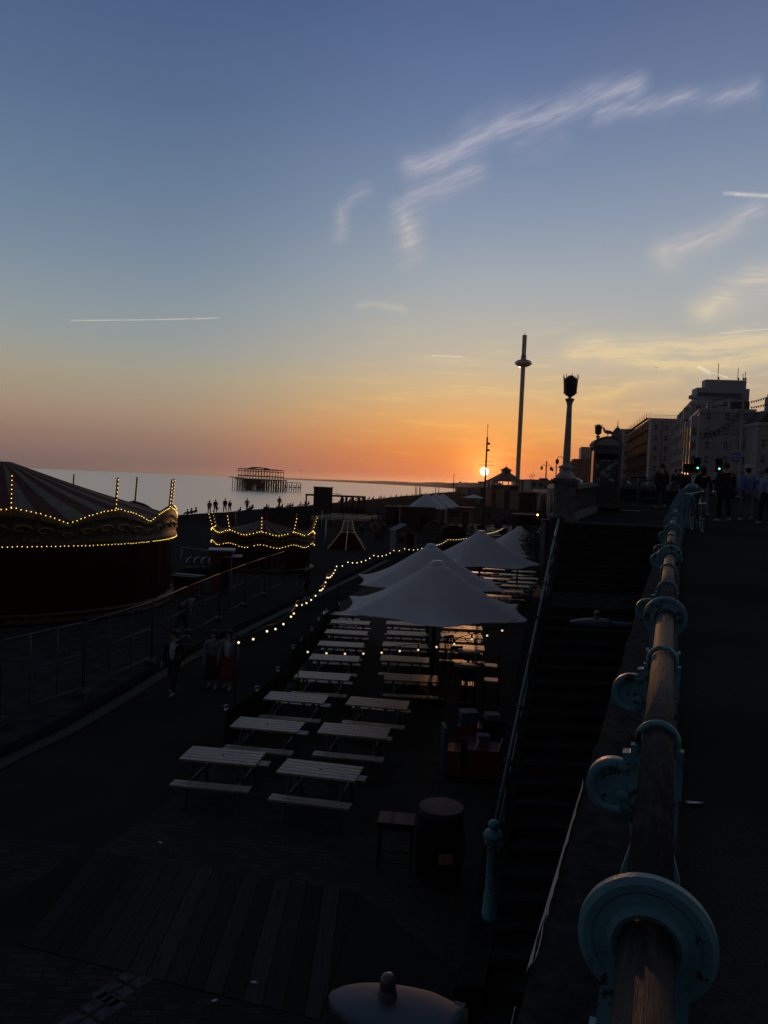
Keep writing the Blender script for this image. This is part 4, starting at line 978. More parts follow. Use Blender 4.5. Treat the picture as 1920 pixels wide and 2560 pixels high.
person('woman in a black skirt and blue grey top walking beside the woman in red', LP(530,1720), math.pi+.1, 'clgrey', 'clblack', 1.62, .12, skirt='clblack', longhair=True)
person('woman in a dark red skirt and pale scarf walking on the road', LP(568,1722), math.pi-.1, 'clgrey', 'clblack', 1.64, .12, skirt='clred', longhair=True, inner='clwhite')
person('person in a pale shirt bending forward beside the big carousel', LP(452,1580,.11), -1.2, 'clgrey', 'clblack', 1.70, .2, bend=1.0, arms=(.25,.2))
person('dark figure standing with a stroller by the small carousel', LP(765,1497,.11), 2.4, 'clblack', 'clblack', 1.70, .1, arms=(.3,.3))
# people on the beach, silhouetted against the sea
PEO = []
def beachp(px, py, Y, rz, lb, h=1.72, **kw):
    p = at(px, py, Y); zg = p.z
    return person(lb, (p.x, Y, zg), rz*.35, 'clblack', 'clblack', h*1.1, .22, wide=1.15, hands=False, group='people standing on the beach', **kw)
for px, py, Y, rz, h, lb, kw in ((523,1284,112,1.4,1.72,'leftmost standing figure on the beach in a hooded coat',dict(hood=True)),(538,1283,112,1.5,1.82,'tall beach walker carrying a small bag',dict(bag='clblack')),(562,1280,113,1.6,1.80,'beach walker holding the hand of a smaller one',{}),(574,1280,113,1.6,1.55,'shorter figure walking beside the taller one on the beach',{}),(617,1277,116,.2,1.68,'single figure standing still on the beach below the ruined pier',dict(coat=.3)),(698,1271,128,-1.5,1.8,'walker in mid stride on the beach left of the dark box',{})):
    beachp(px, py, Y, rz, lb, h, **kw)
def make_sitter():
    t = thing('person', 'x', 'person', (0,0,0))
    V = {'pel':((0,0,.13),.15),'wai':((0,.02,.30),.14),'che':((0,.05,.48),.15),'nek':((0,.09,.64),.06),'hd':((0,.11,.76),.10),'shl':((-.18,.06,.56),.07),'shr':((.18,.06,.56),.07),'ell':((-.22,.2,.38),.05),'elr':((.22,.2,.38),.05),'wl':((-.12,.38,.36),.035),'wr':((.12,.38,.36),.035),'kl':((-.12,.42,.42),.075),'kr':((.12,.42,.42),.075),'fl':((-.12,.62,.06),.05),'fr':((.12,.62,.06),.05),'cr':((0,.10,.84),.07)}
    skinned('body', V, [('pel','wai'),('wai','che'),('che','nek'),('nek','hd'),('hd','cr'),('che','shl'),('che','shr'),('shl','ell'),('shr','elr'),('ell','wl'),('elr','wr'),('pel','kl'),('pel','kr'),('kl','fl'),('kr','fr')], 'pel', 'clblack', t)
    MB().lathe([(.09,-.05),(.115,0),(.11,.06),(.06,.115),(0,.125)], 10, (0,.09,.77)).build('hair', 'hair', t)
    return t
s0 = make_sitter(); first = True
def crest_at(px, dy=0):
    # ground point on the shingle crest under this pixel column
    best = None
    for (x0,y0),(x1,y1) in zip(crest, crest[1:]):
        for i in range(60):
            x = x0+(x1-x0)*i/60; y = y0+(y1-y0)*i/60; r = ray(px, 1207+(px-960)*.0437+60); e = abs(x/y-r.x/r.y)
            if best is None or e < best[0]: best = (e, x, y)
    return best[1], best[2]
sit = [463,474,492,582,607,626,640,655,668,684,692,714,722,731,740,757,770,846,857,868,880,893,905,918,926,934,944,951,960,970,979,988,1001,1014,1027,1052,1064,1077,1092,1103,1120,1131,1145,1158]
for i, px in enumerate(sit):
    x, y = crest_at(px+random.uniform(-2,2)); far = y > 150
    lb = 'one of the many dark figures sitting along the crest of the beach'
    loc = (x+random.uniform(-.3,1.2), y+random.uniform(-1,1), .22)
    if i == 0: s0.location = loc; s0.rotation_euler.z = 1.5; tag(s0, lb, None, 'figures sitting on the beach')
    else: dup(s0, loc, random.uniform(.6,2.4), lb, 'figures sitting on the beach', scale=random.uniform(.95,1.25)*(1.15 if far else 1))
# ------------------------------------------------------------------ pier, beach furniture
Y = 640; c0 = at(657,1222,Y); t = thing('ruined_pier', 'skeleton of a burnt out pier pavilion standing in the sea', 'ruined pier', (c0.x, Y, -4.6), -.05)
k = Y/F                      # metres per picture px at this distance
X = lambda px: (px-657)*k
base = -4.6; zz = lambda py, px: at(px, py, Y).z+4.6
b = MB(); deckz = zz(1199,657)
for i in range(19):
    px = 600+i*6.0
    for yy_ in (-12, 0, 12): MB().bar((X(px+random.uniform(-1,1)), yy_, -3), (X(px), yy_, deckz), .42, n=6).build('pile', 'iron', t)
for a, c in ((0,4),(3,7),(6,10),(9,13),(12,16),(15,18)): b.bar((X(600+a*6),-12,1.5), (X(600+c*6),-12,deckz-.5), .18, n=4).bar((X(600+c*6),-12,1.5), (X(600+a*6),-12,deckz-.5), .18, n=4)
b.build('cross_brace', 'iron', t)
MB().box((X(653),0,deckz), (X(712)-X(598),28,.9)).box((X(590),0,deckz+1.0), (X(602)-X(578),20,.6)).build('deck', 'iron', t)
b = MB()
for py, x0, x1, th in ((1191,602,703,.9),(1179,598,702,.5),(1174,602,700,.7)):
    for yy_ in (-12, 12): b.beam((X(x0),yy_,zz(py,657)), (X(x1),yy_,zz(py,657)), .5, th)
for i in range(15):
    px = 603+i*7
    for yy_ in (-12, 12): b.bar((X(px),yy_,deckz), (X(px+.3),yy_,zz(1174,657)), .22, n=5)
for i in range(6):
    px = 606+i*17; b.bar((X(px),-12,zz(1191,657)), (X(px+13),-12,zz(1179,657)), .15, n=4); b.beam((X(px),-12,zz(1174,657)), (X(px),12,zz(1174,657)), .3, .4)
b.build('pavilion_frame', 'iron', t)
b = MB()
for yy_ in (-8, 0, 8): b.tube([(X(622+i*6),yy_,zz(1174,657)+(zz(1169.5,657)-zz(1174,657))*math.sin(math.pi*i/8)**.5) for i in range(9)], .35, 5)
for i in range(9): b.beam((X(622+i*6),-8,zz(1174,657)+1.4*math.sin(math.pi*i/8)**.5), (X(622+i*6),8,zz(1174,657)+1.4*math.sin(math.pi*i/8)**.5), .3, .3)
b.build('roof_frame', 'iron', t)
b = MB()
for px in (580,586,593): b.bar((X(px),0,-3), (X(px),0,deckz+1), .3, n=5)
for i in range(9):
    px = 708+i*5.6; top = zz(1207,657) if i % 2 else zz(1204,657); b.bar((X(px),-3,-3), (X(px+.5),-3,top), .3, n=5)
b.beam((X(703),-3,zz(1203.5,657)), (X(753),-3,zz(1203.5,657)), .4, .5).beam((X(712),-3,zz(1215,657)), (X(755),-3,zz(1215,657)), .4, .4)
for i in range(4): b.bar((X(712+i*11),-3,zz(1221,657)), (X(722+i*11),-3,zz(1209,657)), .16, n=4).bar((X(722+i*11),-3,zz(1221,657)), (X(712+i*11),-3,zz(1209,657)), .16, n=4)
b.build('side_frame', 'iron', t)
# pergola and box
Y = 146; k = Y/F; c0 = at(838,1275,Y); t = thing('pergola', 'long flat pergola on thin posts beside the dark box on the beach', 'pergola', (c0.x, Y, .1), .10)
X = lambda px: (px-838)*k
H = at(838,1241,Y).z-.1
for px in (765,791,823,855,866,882,897,911):
    for yy_ in (0, 3.5): MB().box((X(px),yy_,H/2), (.30,.30,H)).build('post', 'timber', t)
MB().box((X(838),1.75,H+.08), (X(913)-X(762),4.0,.30)).build('roof', 'timber', t)
MB().box((X(880),.1,.45), (X(912)-X(850),.1,.9)).build('front_panel', 'timber', t)
c1 = at(806,1277,Y-1.2); t = thing('beach_cabin', 'tall dark slatted box with a lidded top standing by the pergola', 'cabin', (c1.x, Y-1.2, .1), .08)
hh = at(806,1219,Y).z-.1
MB().box((0,0,hh/2), (3.5,2.2,hh)).build('body', 'timber', t); MB().box((0,0,hh+.08), (3.75,2.4,.16)).build('lid', 'slate', t)
b = MB()
for i in range(8): b.box((0,-1.12,.4+i*.5), (3.52,.05,.06))
b.build('batten', 'woodleg', t)
for i in range(4): MB().bar((1.75,-1,1.8+.55*i), (2.1,-1,1.8+.55*i), .05, n=5).build('bracket', 'timber', t)
for px, rz, lb in ((840,2.6,'gull standing on the pergola roof next to the cabin'),(848,3.0,'gull with raised tail on the pergola roof')):
    q = at(px, 1240, Y+1); make_gull(lb, (q.x, Y+1, H+.29), rz, 1.5, 'gulls on the pergola')
def pole(name, lb, px, Y, ytop, ybot, r, cat='post', group=None, m='timber', extra=None):
    a = at(px, ybot, Y); zt = at(px, ytop, Y).z; t = thing(name, lb, cat, (a.x, Y, a.z), 0, group); h = zt-a.z
    MB().bar((0,0,0), (0,0,h), r, r*.8, 8).build('shaft', m, t); MB().lathe([(r*2.2,0),(r*2.2,r*1.2),(r*1.1,r*2)], 8).build('foot', m, t)
    if extra: extra(t, h)
    return t
for px, lb in ((1038,'first of the slim beach posts, at the left'),(1041.5,'second slim beach post, close beside the first'),(1048,'third slim beach post from the left'),(1050.5,'fourth slim beach post from the left'),(1088,'fifth slim beach post, in the right hand pair'),(1096.5,'last slim beach post on the right')):
    pole('beach_post', lb, px, 330, 1216.5+(px-1040)*.035, 1239-(px-1038)*.05, .16, group='slim posts on the beach')
pole('flagpole', 'lone tall thin flagpole on the beach in front of the far hills', 1133, 330, 1184, 1231, .14, 'flagpole', extra=lambda t, h: MB().box((0,0,h*.45), (1.1,.3,.25)).build('crosspiece', 'timber', t))
pole('flagpole', 'short pole at the waterline between flagpole and sun', 1153, 330, 1217, 1230, .18, 'flagpole')
def mast_bits(t, h):
    MB().beam((-1.0,0,h*.70), (1.0,0,h*.70), .06, .06).beam((-.5,0,h*.74), (.9,0,h*.74), .05, .05).build('crossbar', 'timber', t)
    MB().bar((0,0,h), (0,0,h+1.6), .035, n=6).ball((0,0,h+1.6), .09).build('tip', 'timber', t)
    for z in (.86,.93): MB().box((.25,0,h*z), (.3,.2,.28)).build('camera_box', 'blackm', t)
pole('mast', 'tall slim mast with crossbars standing right in front of the sun', 1207, 106, 1092, 1326, .135, 'mast', extra=mast_bits)
# observation tower
Y = 900; a = at(1292.5,1225,Y); t = thing('observation_tower', 'very tall slim observation tower with a ring shaped pod', 'tower', (a.x, Y, 6), R_(0))
h = at(1313,838,Y).z-6
MB().lathe([(2.55,0),(2.55,h)], 20).build('shaft', mat('tower_steel', (.30,.28,.27), .7), t)
zp = at(1310,908,Y).z-6
MB().lathe([(2.6,-4.5),(5,-4.0),(8.5,-2.4),(10.2,0),(8.8,2.2),(5.5,3.6),(3.2,4.2),(3.0,9)], 32, (0,0,zp)).build('pod', 'pod', t)
MB().lathe([(10.25,-.5),(10.45,0),(10.25,.5)], 32, (0,0,zp)).build('rim', 'chrome', t); MB().bar((0,0,h), (0,0,h+3), .25, n=6).build('mast_tip', 'iron', t)
# bandstand pavilion
Y = 420; a = at(1263,1230,Y); t = thing('pavilion', 'dark hipped roof pavilion with a lantern beside the tower foot', 'pavilion', (a.x, Y, a.z-2.5), .2)
zl = lambda py: at(1263,py,Y).z-a.z+2.5
e = zl(1202); MB().lathe([(10.5,e-.3),(10.5,e),(6,zl(1191)),(2.9,zl(1183))], 8, smooth=False).build('roof', 'slate', t)
MB().lathe([(2.7,zl(1183)),(2.7,zl(1175.5))], 8, smooth=False).build('lantern', 'timber', t); MB().lathe([(3.9,zl(1176)),(1.6,zl(1171)),(.3,zl(1167)),(.08,zl(1166)),(.06,zl(1158))], 8, smooth=False).build('lantern_roof', 'slate', t)
b = MB().lathe([(8.2,0),(8.2,e-2.4)], 8, smooth=False); b.build('wall', 'timber', t)
for i in range(12): MB().bar((9.5*math.cos(i*.5236),9.5*math.sin(i*.5236),0), (9.5*math.cos(i*.5236),9.5*math.sin(i*.5236),e), .25, n=6).build('column', 'timber', t)
# ------------------------------------------------------------------ middle distance clutter on the esplanade
def shed(name, lb, cat, px, pyb, Y, w, d, h, m, rz=0., roof='flat', group=None, door=True, z=0.):
    a = at(px, pyb, Y); t = thing(name, lb, cat, (a.x, Y, z), rz, group)
    MB().box((0,0,h/2), (w,d,h)).build('wall', m, t)
    if roof == 'flat': MB().box((0,0,h+.06), (w+.24,d+.24,.12)).build('roof', 'slate', t)
    elif roof == 'gable':
        MB().prism([(-w/2-.15,-d/2-.15,h+.002),(w/2+.15,-d/2-.15,h+.002),(0,-d/2-.15,h+w*.32)], (0,0,0), (0,d+.3,0)).build('roof', 'slate', t)
    elif roof == 'arch':
        MB().prism([(w/2*1.04*math.cos(R_(q)),-d/2-.1,h+.002+w*.42*math.sin(R_(q))) for q in range(0, 181, 12)], (0,0,0), (0,d+.2,0)).build('roof', 'blackm', t)
    if door:
        dr = MB().box((w*.18,-d/2-.012,min(h*.45,1.0)), (min(.9,w*.35),.04,min(h*.86,1.95))).build('door', 'blackm', t); MB().ball((w*.18-.3,-d/2-.045,1.0), .04).build('handle', 'steel', dr)
        MB().box((-w*.22,-d/2-.012,h*.6), (w*.34,.035,h*.3)).build('hatch', 'timber', t)
    return t
shed('container_cabin', 'long dark cabin below the row of white tents', 'cabin', 1040, 1320, 100, 4.4, 2.4, 2.9, 'timber', .05)
shed('beach_stall', 'pale little hut with a gable roof left of the second parasol', 'hut', 1008, 1360, 66, 1.9, 1.8, 1.9, 'dimstone', .25, 'gable')
shed('beach_stall', 'low dark stall with an arched roof behind the second parasol', 'stall', 1128, 1350, 70, 2.1, 2.0, 1.5, 'blackm', .1, 'arch')
shed('beach_stall', 'pale hut with two dark doorways right of the white tents', 'hut', 1148, 1300, 120, 4.2, 2.5, 2.6, 'dimstone', .05)
st = shed('bar_stall', 'dark boxy bar stall with one yellow lamp on its roof edge', 'stall', 1314, 1340, 84, 2.5, 2.2, 3.1, 'blackm', .1)
a = at(1337,1270,84); MB().ball((a.x-st.location.x,-1.2,3.2), .11).build('roof_lamp', 'amber', st)
shed('beach_stall', 'dark low shed at the left end of the far tables', 'shed', 985, 1310, 112, 2.4, 2.0, 2.5, 'timber', 0)
shed('ticket_booth', 'red ticket booth with a pale flat roof before the small carousel', 'booth', 551, 1486, 38, 1.0, 1.0, 2.0, 'red', .15, 'flat', z=.11)
MB().box((.55,0,1.85), (.9,1.2,.04)).build('awning', 'stucco2', bpy.data.objects['ticket_booth'])
MB().box((0,0,2.16), (1.28,1.3,.05)).build('roof_sheet', 'trim', bpy.data.objects['ticket_booth'])
rb_ = shed('storage_box', 'low red box with a pale sloping lid behind the fence', 'box', 470, 1488, 37.5, 1.2, .8, .75, 'red', -.3, 'flat', door=False, z=.11)
MB().box((0,0,.90), (1.5,.25,.03)).build('lid_strip', 'trim', rb_)
a = at(505,1425,44); t = thing('grab_rail_ride', 'small ride with silver grab bars between the two carousels', 'ride', (a.x,44,.11), .2)
MB().lathe([(0,0),(1.1,0),(1.2,.3),(1.05,.5),(0,.52)], 16).build('base', 'blackm', t)
for i in range(5): MB().tube([(-.9+.4*i,-.5,.5),(-.8+.4*i,-.5,1.05),(-.6+.4*i,-.4,1.15),(-.55+.4*i,-.3,.6)], .022, 6).build('grab_bar', 'chrome', t)
MB().tube([(-1.2,.4,1.6),(.2,.4,1.45),(.9,.4,1.1)], .03, 6).tube([(-1.2,.4,.3),(-1.2,.4,1.6)], .03, 6).build('frame', 'steel', t)
# conical ride with strings of bulbs
Y = 66; a = at(868,1373,Y); t = thing('conical_ride', 'conical red children\'s ride with a white lantern top and strings of bulbs', 'ride', (a.x,Y,.05), 0)
MB().lathe([(1.75,0),(1.72,.12),(.62,1.42),(.60,1.46)], 12, smooth=False).build('skirt', 'redcurtain', t)
MB().lathe([(.78,1.46),(.78,1.52),(.58,1.56),(.36,2.45),(.30,2.5),(0,2.52)], 6, smooth=False).build('lantern_top', 'dimstone', t)
for i in range(6):
    ang = i*math.pi/3+.5; c, s = math.cos(ang), math.sin(ang)
    r = MB().bar((1.78*c,1.78*s,.1), (.66*c,.66*s,1.46), .03, n=5).bar((.60*c,.60*s,1.56), (.38*c,.38*s,2.45), .025, n=5).build('rib', 'red', t)
    put_bulbs(r, [Vector((1.80*c,1.80*s,.16)).lerp(Vector((.68*c,.68*s,1.48)), q/9) for q in range(10)]+[Vector((.63*c,.63*s,1.58)).lerp(Vector((.41*c,.41*s,2.45)), q/5) for q in range(6)], mat('dim_bulb', (.8,.7,.6), .3, emis=(1,.65,.4), es=.25), .028)
a = at(935,1375,72); t = thing('lifebuoy', 'round lifebuoy hung on a post beside the conical ride', 'lifebuoy', (a.x,72,0), 0)
MB().box((0,.12,.9), (.12,.12,1.8)).build('post', 'timber', t); MB().ring((0,0,1.75), .36, .075, (0,1,0), 24, 8).build('ring', mat('buoy', (.28,.09,.05), .5), t)
a = at(900,1372,60); t = thing('guard_rail', 'low pale rail by the lit stall in front of the conical ride', 'railing', (a.x+3.2,52,0), .15)
for i in range(9): MB().bar((i*.16,0,0), (i*.16,0,.7), .012, n=5).build('bar', 'white', t)
MB().bar((-.05,0,.72), (1.35,0,.72), .02, n=6).build('rail', 'white', t)
# tall thin posts and a boarded screen in front of the pergola
G = 'thin posts before the pergola'
for i, (px, yt, yb) in enumerate(((770,1262,1338),(784,1272,1340),(803,1274,1342),(823,1284,1345),(856,1288,1342),(812,1300,1390),(930,1270,1300),(945,1268,1296))):
    pole('thin_post', f'thin grey post, {ORD[i]} of those standing between the small carousel and the far tables', px, 96 if i != 5 else 60, yt, yb, .06, group=G, m='steel' if i in (2,5) else 'timber')
a = at(720,1310,100); t = thing('board_screen', 'brownish boarded screen behind the small carousel', 'fence', (a.x,100,0), .12)
for i in range(9): MB().box((-2.8+i*.68,0,1.05), (.64,.05,2.1)).build('panel', 'timber', t)
MB().beam((-3.2,.06,1.6), (3.0,.06,1.6), .06, .10).beam((-3.2,.06,.5), (3.0,.06,.5), .06, .10).build('rail', 'timber', t)
# long low seafront row below the sun, keeping the beach level in its shade
G = 'low sheds of the far seafront'
for i, (px0, px1, Y, hgt, m) in enumerate(((1165,1196,560,5.0,'timber'),(1194,1226,300,5.55,'timber'),(1220,1252,250,5.4,'redbrick'),(1250,1288,230,5.2,'timber'),(1286,1330,215,5.0,'timber'),(1180,1215,430,5.75,'timber'),(1212,1236,360,5.85,'timber'),(1140,1170,700,5.2,'timber'))):
    a = at(px0, 1225, Y); c = at(px1, 1225, Y)
    t = shed('seafront_shed', f'dark low seafront shed in the glow below the sun, {ORD[i]} of the row', 'shed', (px0+px1)/2, 1225, Y, c.x-a.x, 9, hgt, m, .12, 'flat', G)
for i, (px, py, Y, w, h) in enumerate(((1200,1208,1300,24,22),(1216,1204,1500,30,30),(1234,1207,1200,22,20),(1308,1204,1100,26,22),(1180,1210,1700,30,18),(1150,1206,2300,9,34))):
    a = at(px, py, Y); zt = a.z
    t = thing('distant_block', f'hazy distant block on the far shore near the sun, {ORD[i]} of several', 'building', (a.x,Y,0), .1, 'distant blocks along the shore')
    MB().box((0,0,zt/2), (w,18,zt)).build('wall', 'stucco2', t); MB().box((w*.1,0,zt+1.5), (w*.4,8,3)).build('roof', 'slate', t)
a = at(1352,1215,300); t = thing('promenade_shelter', 'low flat pale building on the promenade left of the lamp pedestal', 'building', (a.x,300,6.2), .2)
MB().box((0,0,1.7), (11,6,3.4)).build('wall', 'stucco2', t); MB().box((0,0,3.5), (11.6,6.6,.22)).build('roof', 'slate', t); MB().box((1,0,3.95), (3,2,.7)).build('roof_hatch', 'slate', t)
for i in range(4): MB().box((-4+i*2.6,-3.02,1.7), (1.5,.05,1.4)).build('window', 'pane', t)
# promenade lamp standards with hanging lanterns
def standard(lb, px, Y, ytop, two=True):
    a = at(px, 1225, Y); zt = at(px, ytop, Y).z; zb = zprom(Y); h = zt-zb
    t = thing('lamp_standard', lb, 'street lamp', (a.x,Y,zb), 0, 'lantern standards along the promenade')
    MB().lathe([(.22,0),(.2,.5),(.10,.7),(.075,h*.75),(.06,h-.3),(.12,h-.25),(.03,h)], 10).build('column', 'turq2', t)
    for s in ((-1,1) if two else (-1,)):
        ar = MB().tube([(0,0,h*.80),(s*.3,0,h*.86),(s*.55,0,h*.84),(s*.6,0,h*.80)], .03, 6).build('arm', 'turq2', t)
        MB().lathe([(.02,.0),(.14,-.10),(.17,-.16),(.13,-.42),(.05,-.5),(0,-.52)], 8, (s*.6,0,h*.80)).build('lantern', 'bronze', ar)
standard('twin lantern lamp standard left of the tall stone column', 1363, 100, 1152)
standard('twin lantern lamp standard touching the stone column base', 1388, 120, 1158)
standard('single lantern lamp arm peeping out left of the stone column', 1406, 70, 1128, False)
standard('distant lamp standard between pavilion and shelter', 1331, 320, 1178); standard('very distant lamp standard by the pavilion', 1325, 360, 1183)
# bush beside the parasols
def bush(lb, c, r, n, name='round_bush'):
    t = thing(name, lb, 'bush', c); MB().bar((0,0,0), (0,0,r), .06, .03).build('trunk', 'timber', t); b = MB()
    for i in range(n):
        u = random.random()**.4; th = random.uniform(0,6.283); cz = random.uniform(-1,1); q = Vector((math.sqrt(1-cz*cz)*math.cos(th), math.sqrt(1-cz*cz)*math.sin(th), cz))*r*u*random.uniform(.85,1.08)+Vector((0,0,r*1.15))
        a = Vector((random.gauss(0,1),random.gauss(0,1),random.gauss(0,1))).normalized(); d = a.orthogonal().normalized(); s = random.uniform(.05,.09)
        b.add([q-a*s, q+d*s*.5, q+a*s, q-d*s*.5], [(0,1,2,3)])
    b.build('foliage', 'leaf', t, recalc=False); return t
a = at(1345,1362,38); bush('round dark bush in front of the farthest parasol', (a.x,38,a.z-1.0), .92, 2200)
a = at(1374,1350,33); t = thing('dark_pillar', 'dark square pillar right of the round bush by the stair top', 'pillar', (a.x,33,0), .1)
hz_ = at(1374,1303,33).z; MB().box((0,0,hz_/2), (.62,.62,hz_)).build('shaft', 'timber', t); MB().box((0,0,hz_+.04), (.72,.72,.08)).build('cap', 'timber', t); MB().box((0,0,.15), (.74,.74,.3)).build('base', 'stone', t)
# closed parasols on the far terrace
for i, (px, Y, lb) in enumerate(((1348,70,'pale closed parasol standing left of the other closed one'),(1377,66,'pale closed parasol nearest to the lamp pedestal'))):
    a = at(px, 1260, Y); zt = at(px, 1226, Y).z; zb = zt-2.6
    t = thing('closed_parasol', lb, 'parasol', (a.x,Y,0), 0, 'closed parasols'); MB().bar((0,0,0), (0,0,zt), .03).build('pole', 'timber', t); MB().lathe([(.04,zb+.7),(.20,zb+.8),(.17,zb+1.4),(.07,zt-.1),(.02,zt+.05)], 8).build('canopy', 'stucco2', t)
# ------------------------------------------------------------------ bicycle, small stand, road furniture
def bicycle(lb, loc, rz, lean):
    t = thing('bicycle', lb, 'bicycle', loc, rz); t.rotation_euler = (0, lean, rz)
    for y in (-.52, .52):
        w = MB().ring((0,y,.34), .325, .018, (1,0,0), 28, 6).build('wheel', 'rubber', t)
        b = MB().ring((0,y,.34), .30, .009, (1,0,0), 28, 5).bar((-.05,y,.34), (.05,y,.34), .02)
        for q in range(12): b.bar((0,y,.34), (0,y+.3*math.cos(q*.5236),.34+.3*math.sin(q*.5236)), .0025, n=3)
        b.build('rim', 'steel', w)
    MB().bar((0,-.12,.30), (0,-.22,.80), .018).bar((0,-.12,.30), (0,.36,.78), .02).bar((0,-.2,.74), (0,.36,.82), .018).bar((0,-.12,.30), (0,-.52,.34), .012).bar((0,-.2,.72), (0,-.52,.34), .010).bar((0,.36,.88), (0,.52,.34), .016).build('frame', 'black', t)
    MB().tube([(-.27,.28,.98),(-.15,.40,.96),(0,.38,.94),(.15,.40,.96),(.27,.28,.98)], .014, 8).bar((0,.36,.86), (0,.38,.95), .014).build('handlebar', 'chrome', t)
    MB().lathe([(.09,0),(.10,.03),(.06,.07),(0,.075)], 12, (0,-.28,.86), sx=.8, sy=1.5).bar((0,-.22,.78), (0,-.25,.87), .013).build('saddle', 'blackm', t)
    MB().ring((.05,-.12,.30), .09, .008, (1,0,0), 18, 5).bar((-.09,-.12,.30), (.09,-.12,.30), .01).bar((.09,-.12,.30), (.09,-.04,.15), .01).bar((-.09,-.12,.30), (-.09,-.20,.45), .01).build('crankset', 'steel', t)
    for s, yy_, z in ((1,-.04,.15),(-1,-.20,.45)): MB().box((s*.14,yy_,z), (.10,.08,.025)).build('pedal', 'black', t)
    MB().tube([(.0,-.62,.86),(0,-.42,.74),(0,-.45,.70)], .012).box((0,-.58,.72), (.16,.30,.02)).build('rack', 'chrome', t)
    return t
q = pp(1743,1331); bicycle('black bicycle leaning against the turquoise end post', (q.x+.02, q.y, zprom(q.y)), -.16, -.14)
q = pp(1556,1277); t = thing('sign_stand', 'small folding stand leaning at the right of the phone kiosk', 'stand', (q.x,q.y,zprom(q.y)), .2)
MB().bar((-.1,-.35,0), (-.02,0,.52), .018).bar((.3,-.3,0), (.02,0,.52), .018).build('leg', 'black', t); MB().bar((.45,.2,.02), (0,0,.5), .018).build('leg', 'black', t); MB().box((.15,-.33,.03), (.7,.06,.04)).build('foot_bar', 'steel', t)
# low hedge wall behind the kiosk and pale railing panel
a = at(1590,1258,38); t = thing('planter_wall', 'low wall with a dark hedge between the kiosk and the road', 'planter', (a.x,38,zprom(38)), -.1)
MB().box((0,0,.28), (4.2,.8,.56)).build('wall', 'darkstone', t)
b = MB()
for i in range(1800):
    q = Vector((random.uniform(-2,2),random.uniform(-.35,.35),.58+random.random()**1.5*.55)); a_ = Vector((random.gauss(0,1),random.gauss(0,1),random.gauss(0,1))).normalized(); d = a_.orthogonal().normalized(); s = random.uniform(.03,.07)
    b.add([q-a_*s, q+d*s*.5, q+a_*s, q-d*s*.5], [(0,1,2,3)])
b.build('hedge', 'leaf', t, recalc=False)
a = at(1622,1262,36); t = thing('low_railing', 'pale turquoise railing panel beside the man in the long coat', 'railing', (a.x,36,zprom(36)), -.15)
for x in (-.5,.5): MB().box((x,0,.58), (.09,.09,1.16)).build('post', 'turq2', t)
MB().bar((-.5,0,1.05), (.5,0,1.05), .03).bar((-.5,0,.2), (.5,0,.2), .03).build('rail', 'turq2', t)
for i in range(7): MB().bar((-.39+i*.13,0,.2), (-.39+i*.13,0,1.05), .016).build('bar', 'turq2', t)
def signal(lb, px, Y, py):
    a = at(px, py, Y); zb = zprom(Y); h = a.z-zb; t = thing('traffic_light', lb, 'traffic light', (a.x,Y,zb), 0, 'traffic lights at green')
    MB().bar((0,.12,0), (0,.12,h+.9), .06, n=10).build('pole', 'black', t); MB().box((0,0,h+.33), (.36,.22,1.0)).build('housing', 'blackm', t); MB().box((0,.06,h+.33), (.62,.02,1.3)).build('backboard', 'blackm', t)
    for i in (0,1,2):
        b = MB(); b.tube([(0,-.112,h+.32*i), (0,-.13,h+.32*i)], .085, 14); b.build('lens', 'green' if i == 0 else 'blackm', t)
        MB().tube([(0,-.112,h+.13+.32*i), (0,-.26,h+.13+.32*i)], .02, 6).build('visor', 'blackm', t)
signal('traffic light showing green left of the black hoodie figure, by the building corner', 1743, 72, 1170); signal('traffic light showing green just above the big black hoodie figure', 1797, 72, 1172)
a = at(1723,1171,72); t = thing('road_sign', 'big dark rectangular road sign seen from behind above the walkers', 'road sign', (a.x,72,zprom(72)), 0)
h = a.z-zprom(72); MB().box((0,0,h), (1.0,.06,.84)).build('panel', 'blackm', t)
for x in (-.3,.3): MB().bar((x,.07,0), (x,.07,h+.3), .04).build('post', 'steel', t)
def car(lb, loc, rz, m='carpaint', lights=False):
    t = thing('parked_car', lb, 'car', loc, rz, 'cars on the promenade road'); b = MB(); S = [(-2.1,.35,.80),(-2.05,.75,.85),(-1.5,.88,.87),(-.95,.95,.88),(-.35,1.40,.66),(.9,1.42,.66),(1.6,1.0,.86),(2.05,.92,.84),(2.1,.4,.80)]
    for x, z, w in S: b.v += [(w,x,.28),(w,x,min(z,.85)),(w*.93,x,z),(-w*.93,x,z),(-w,x,min(z,.85)),(-w,x,.28)]
    b.f = [(i*6+j, i*6+(j+1) % 6, (i+1)*6+(j+1) % 6, (i+1)*6+j) for i in range(len(S)-1) for j in range(6)]+[(0,1,2,3,4,5), tuple(len(S)*6-6+j for j in range(6))]; b.sm = [False]*len(b.f)
    b.build('body', m, t); MB().box((0,1.32,1.18), (1.2,.04,.34), m=Matrix.Rotation(-.55,3,'X')).build('rear_window', 'pane', t); MB().box((0,-.70,1.2), (1.2,.04,.42), m=Matrix.Rotation(.85,3,'X')).build('windscreen', 'pane', t)
    for x in (-.8,.8):
        for y in (-1.35,1.3):
            w = MB().tube([(x-.09,y,.32),(x+.09,y,.32)], .32, 18).build('tyre', 'rubber', t); MB().tube([(x-.095,y,.32),(x+.095,y,.32)], .19, 14).build('rim', 'steel', w)
        MB().box((x*.8,-2.09,.68), (.34,.05,.16)).build('headlight', 'amber' if lights else 'white', t); MB().box((x*.85,2.09,.75), (.2,.05,.2)).build('tail_light', 'red', t)
    return t
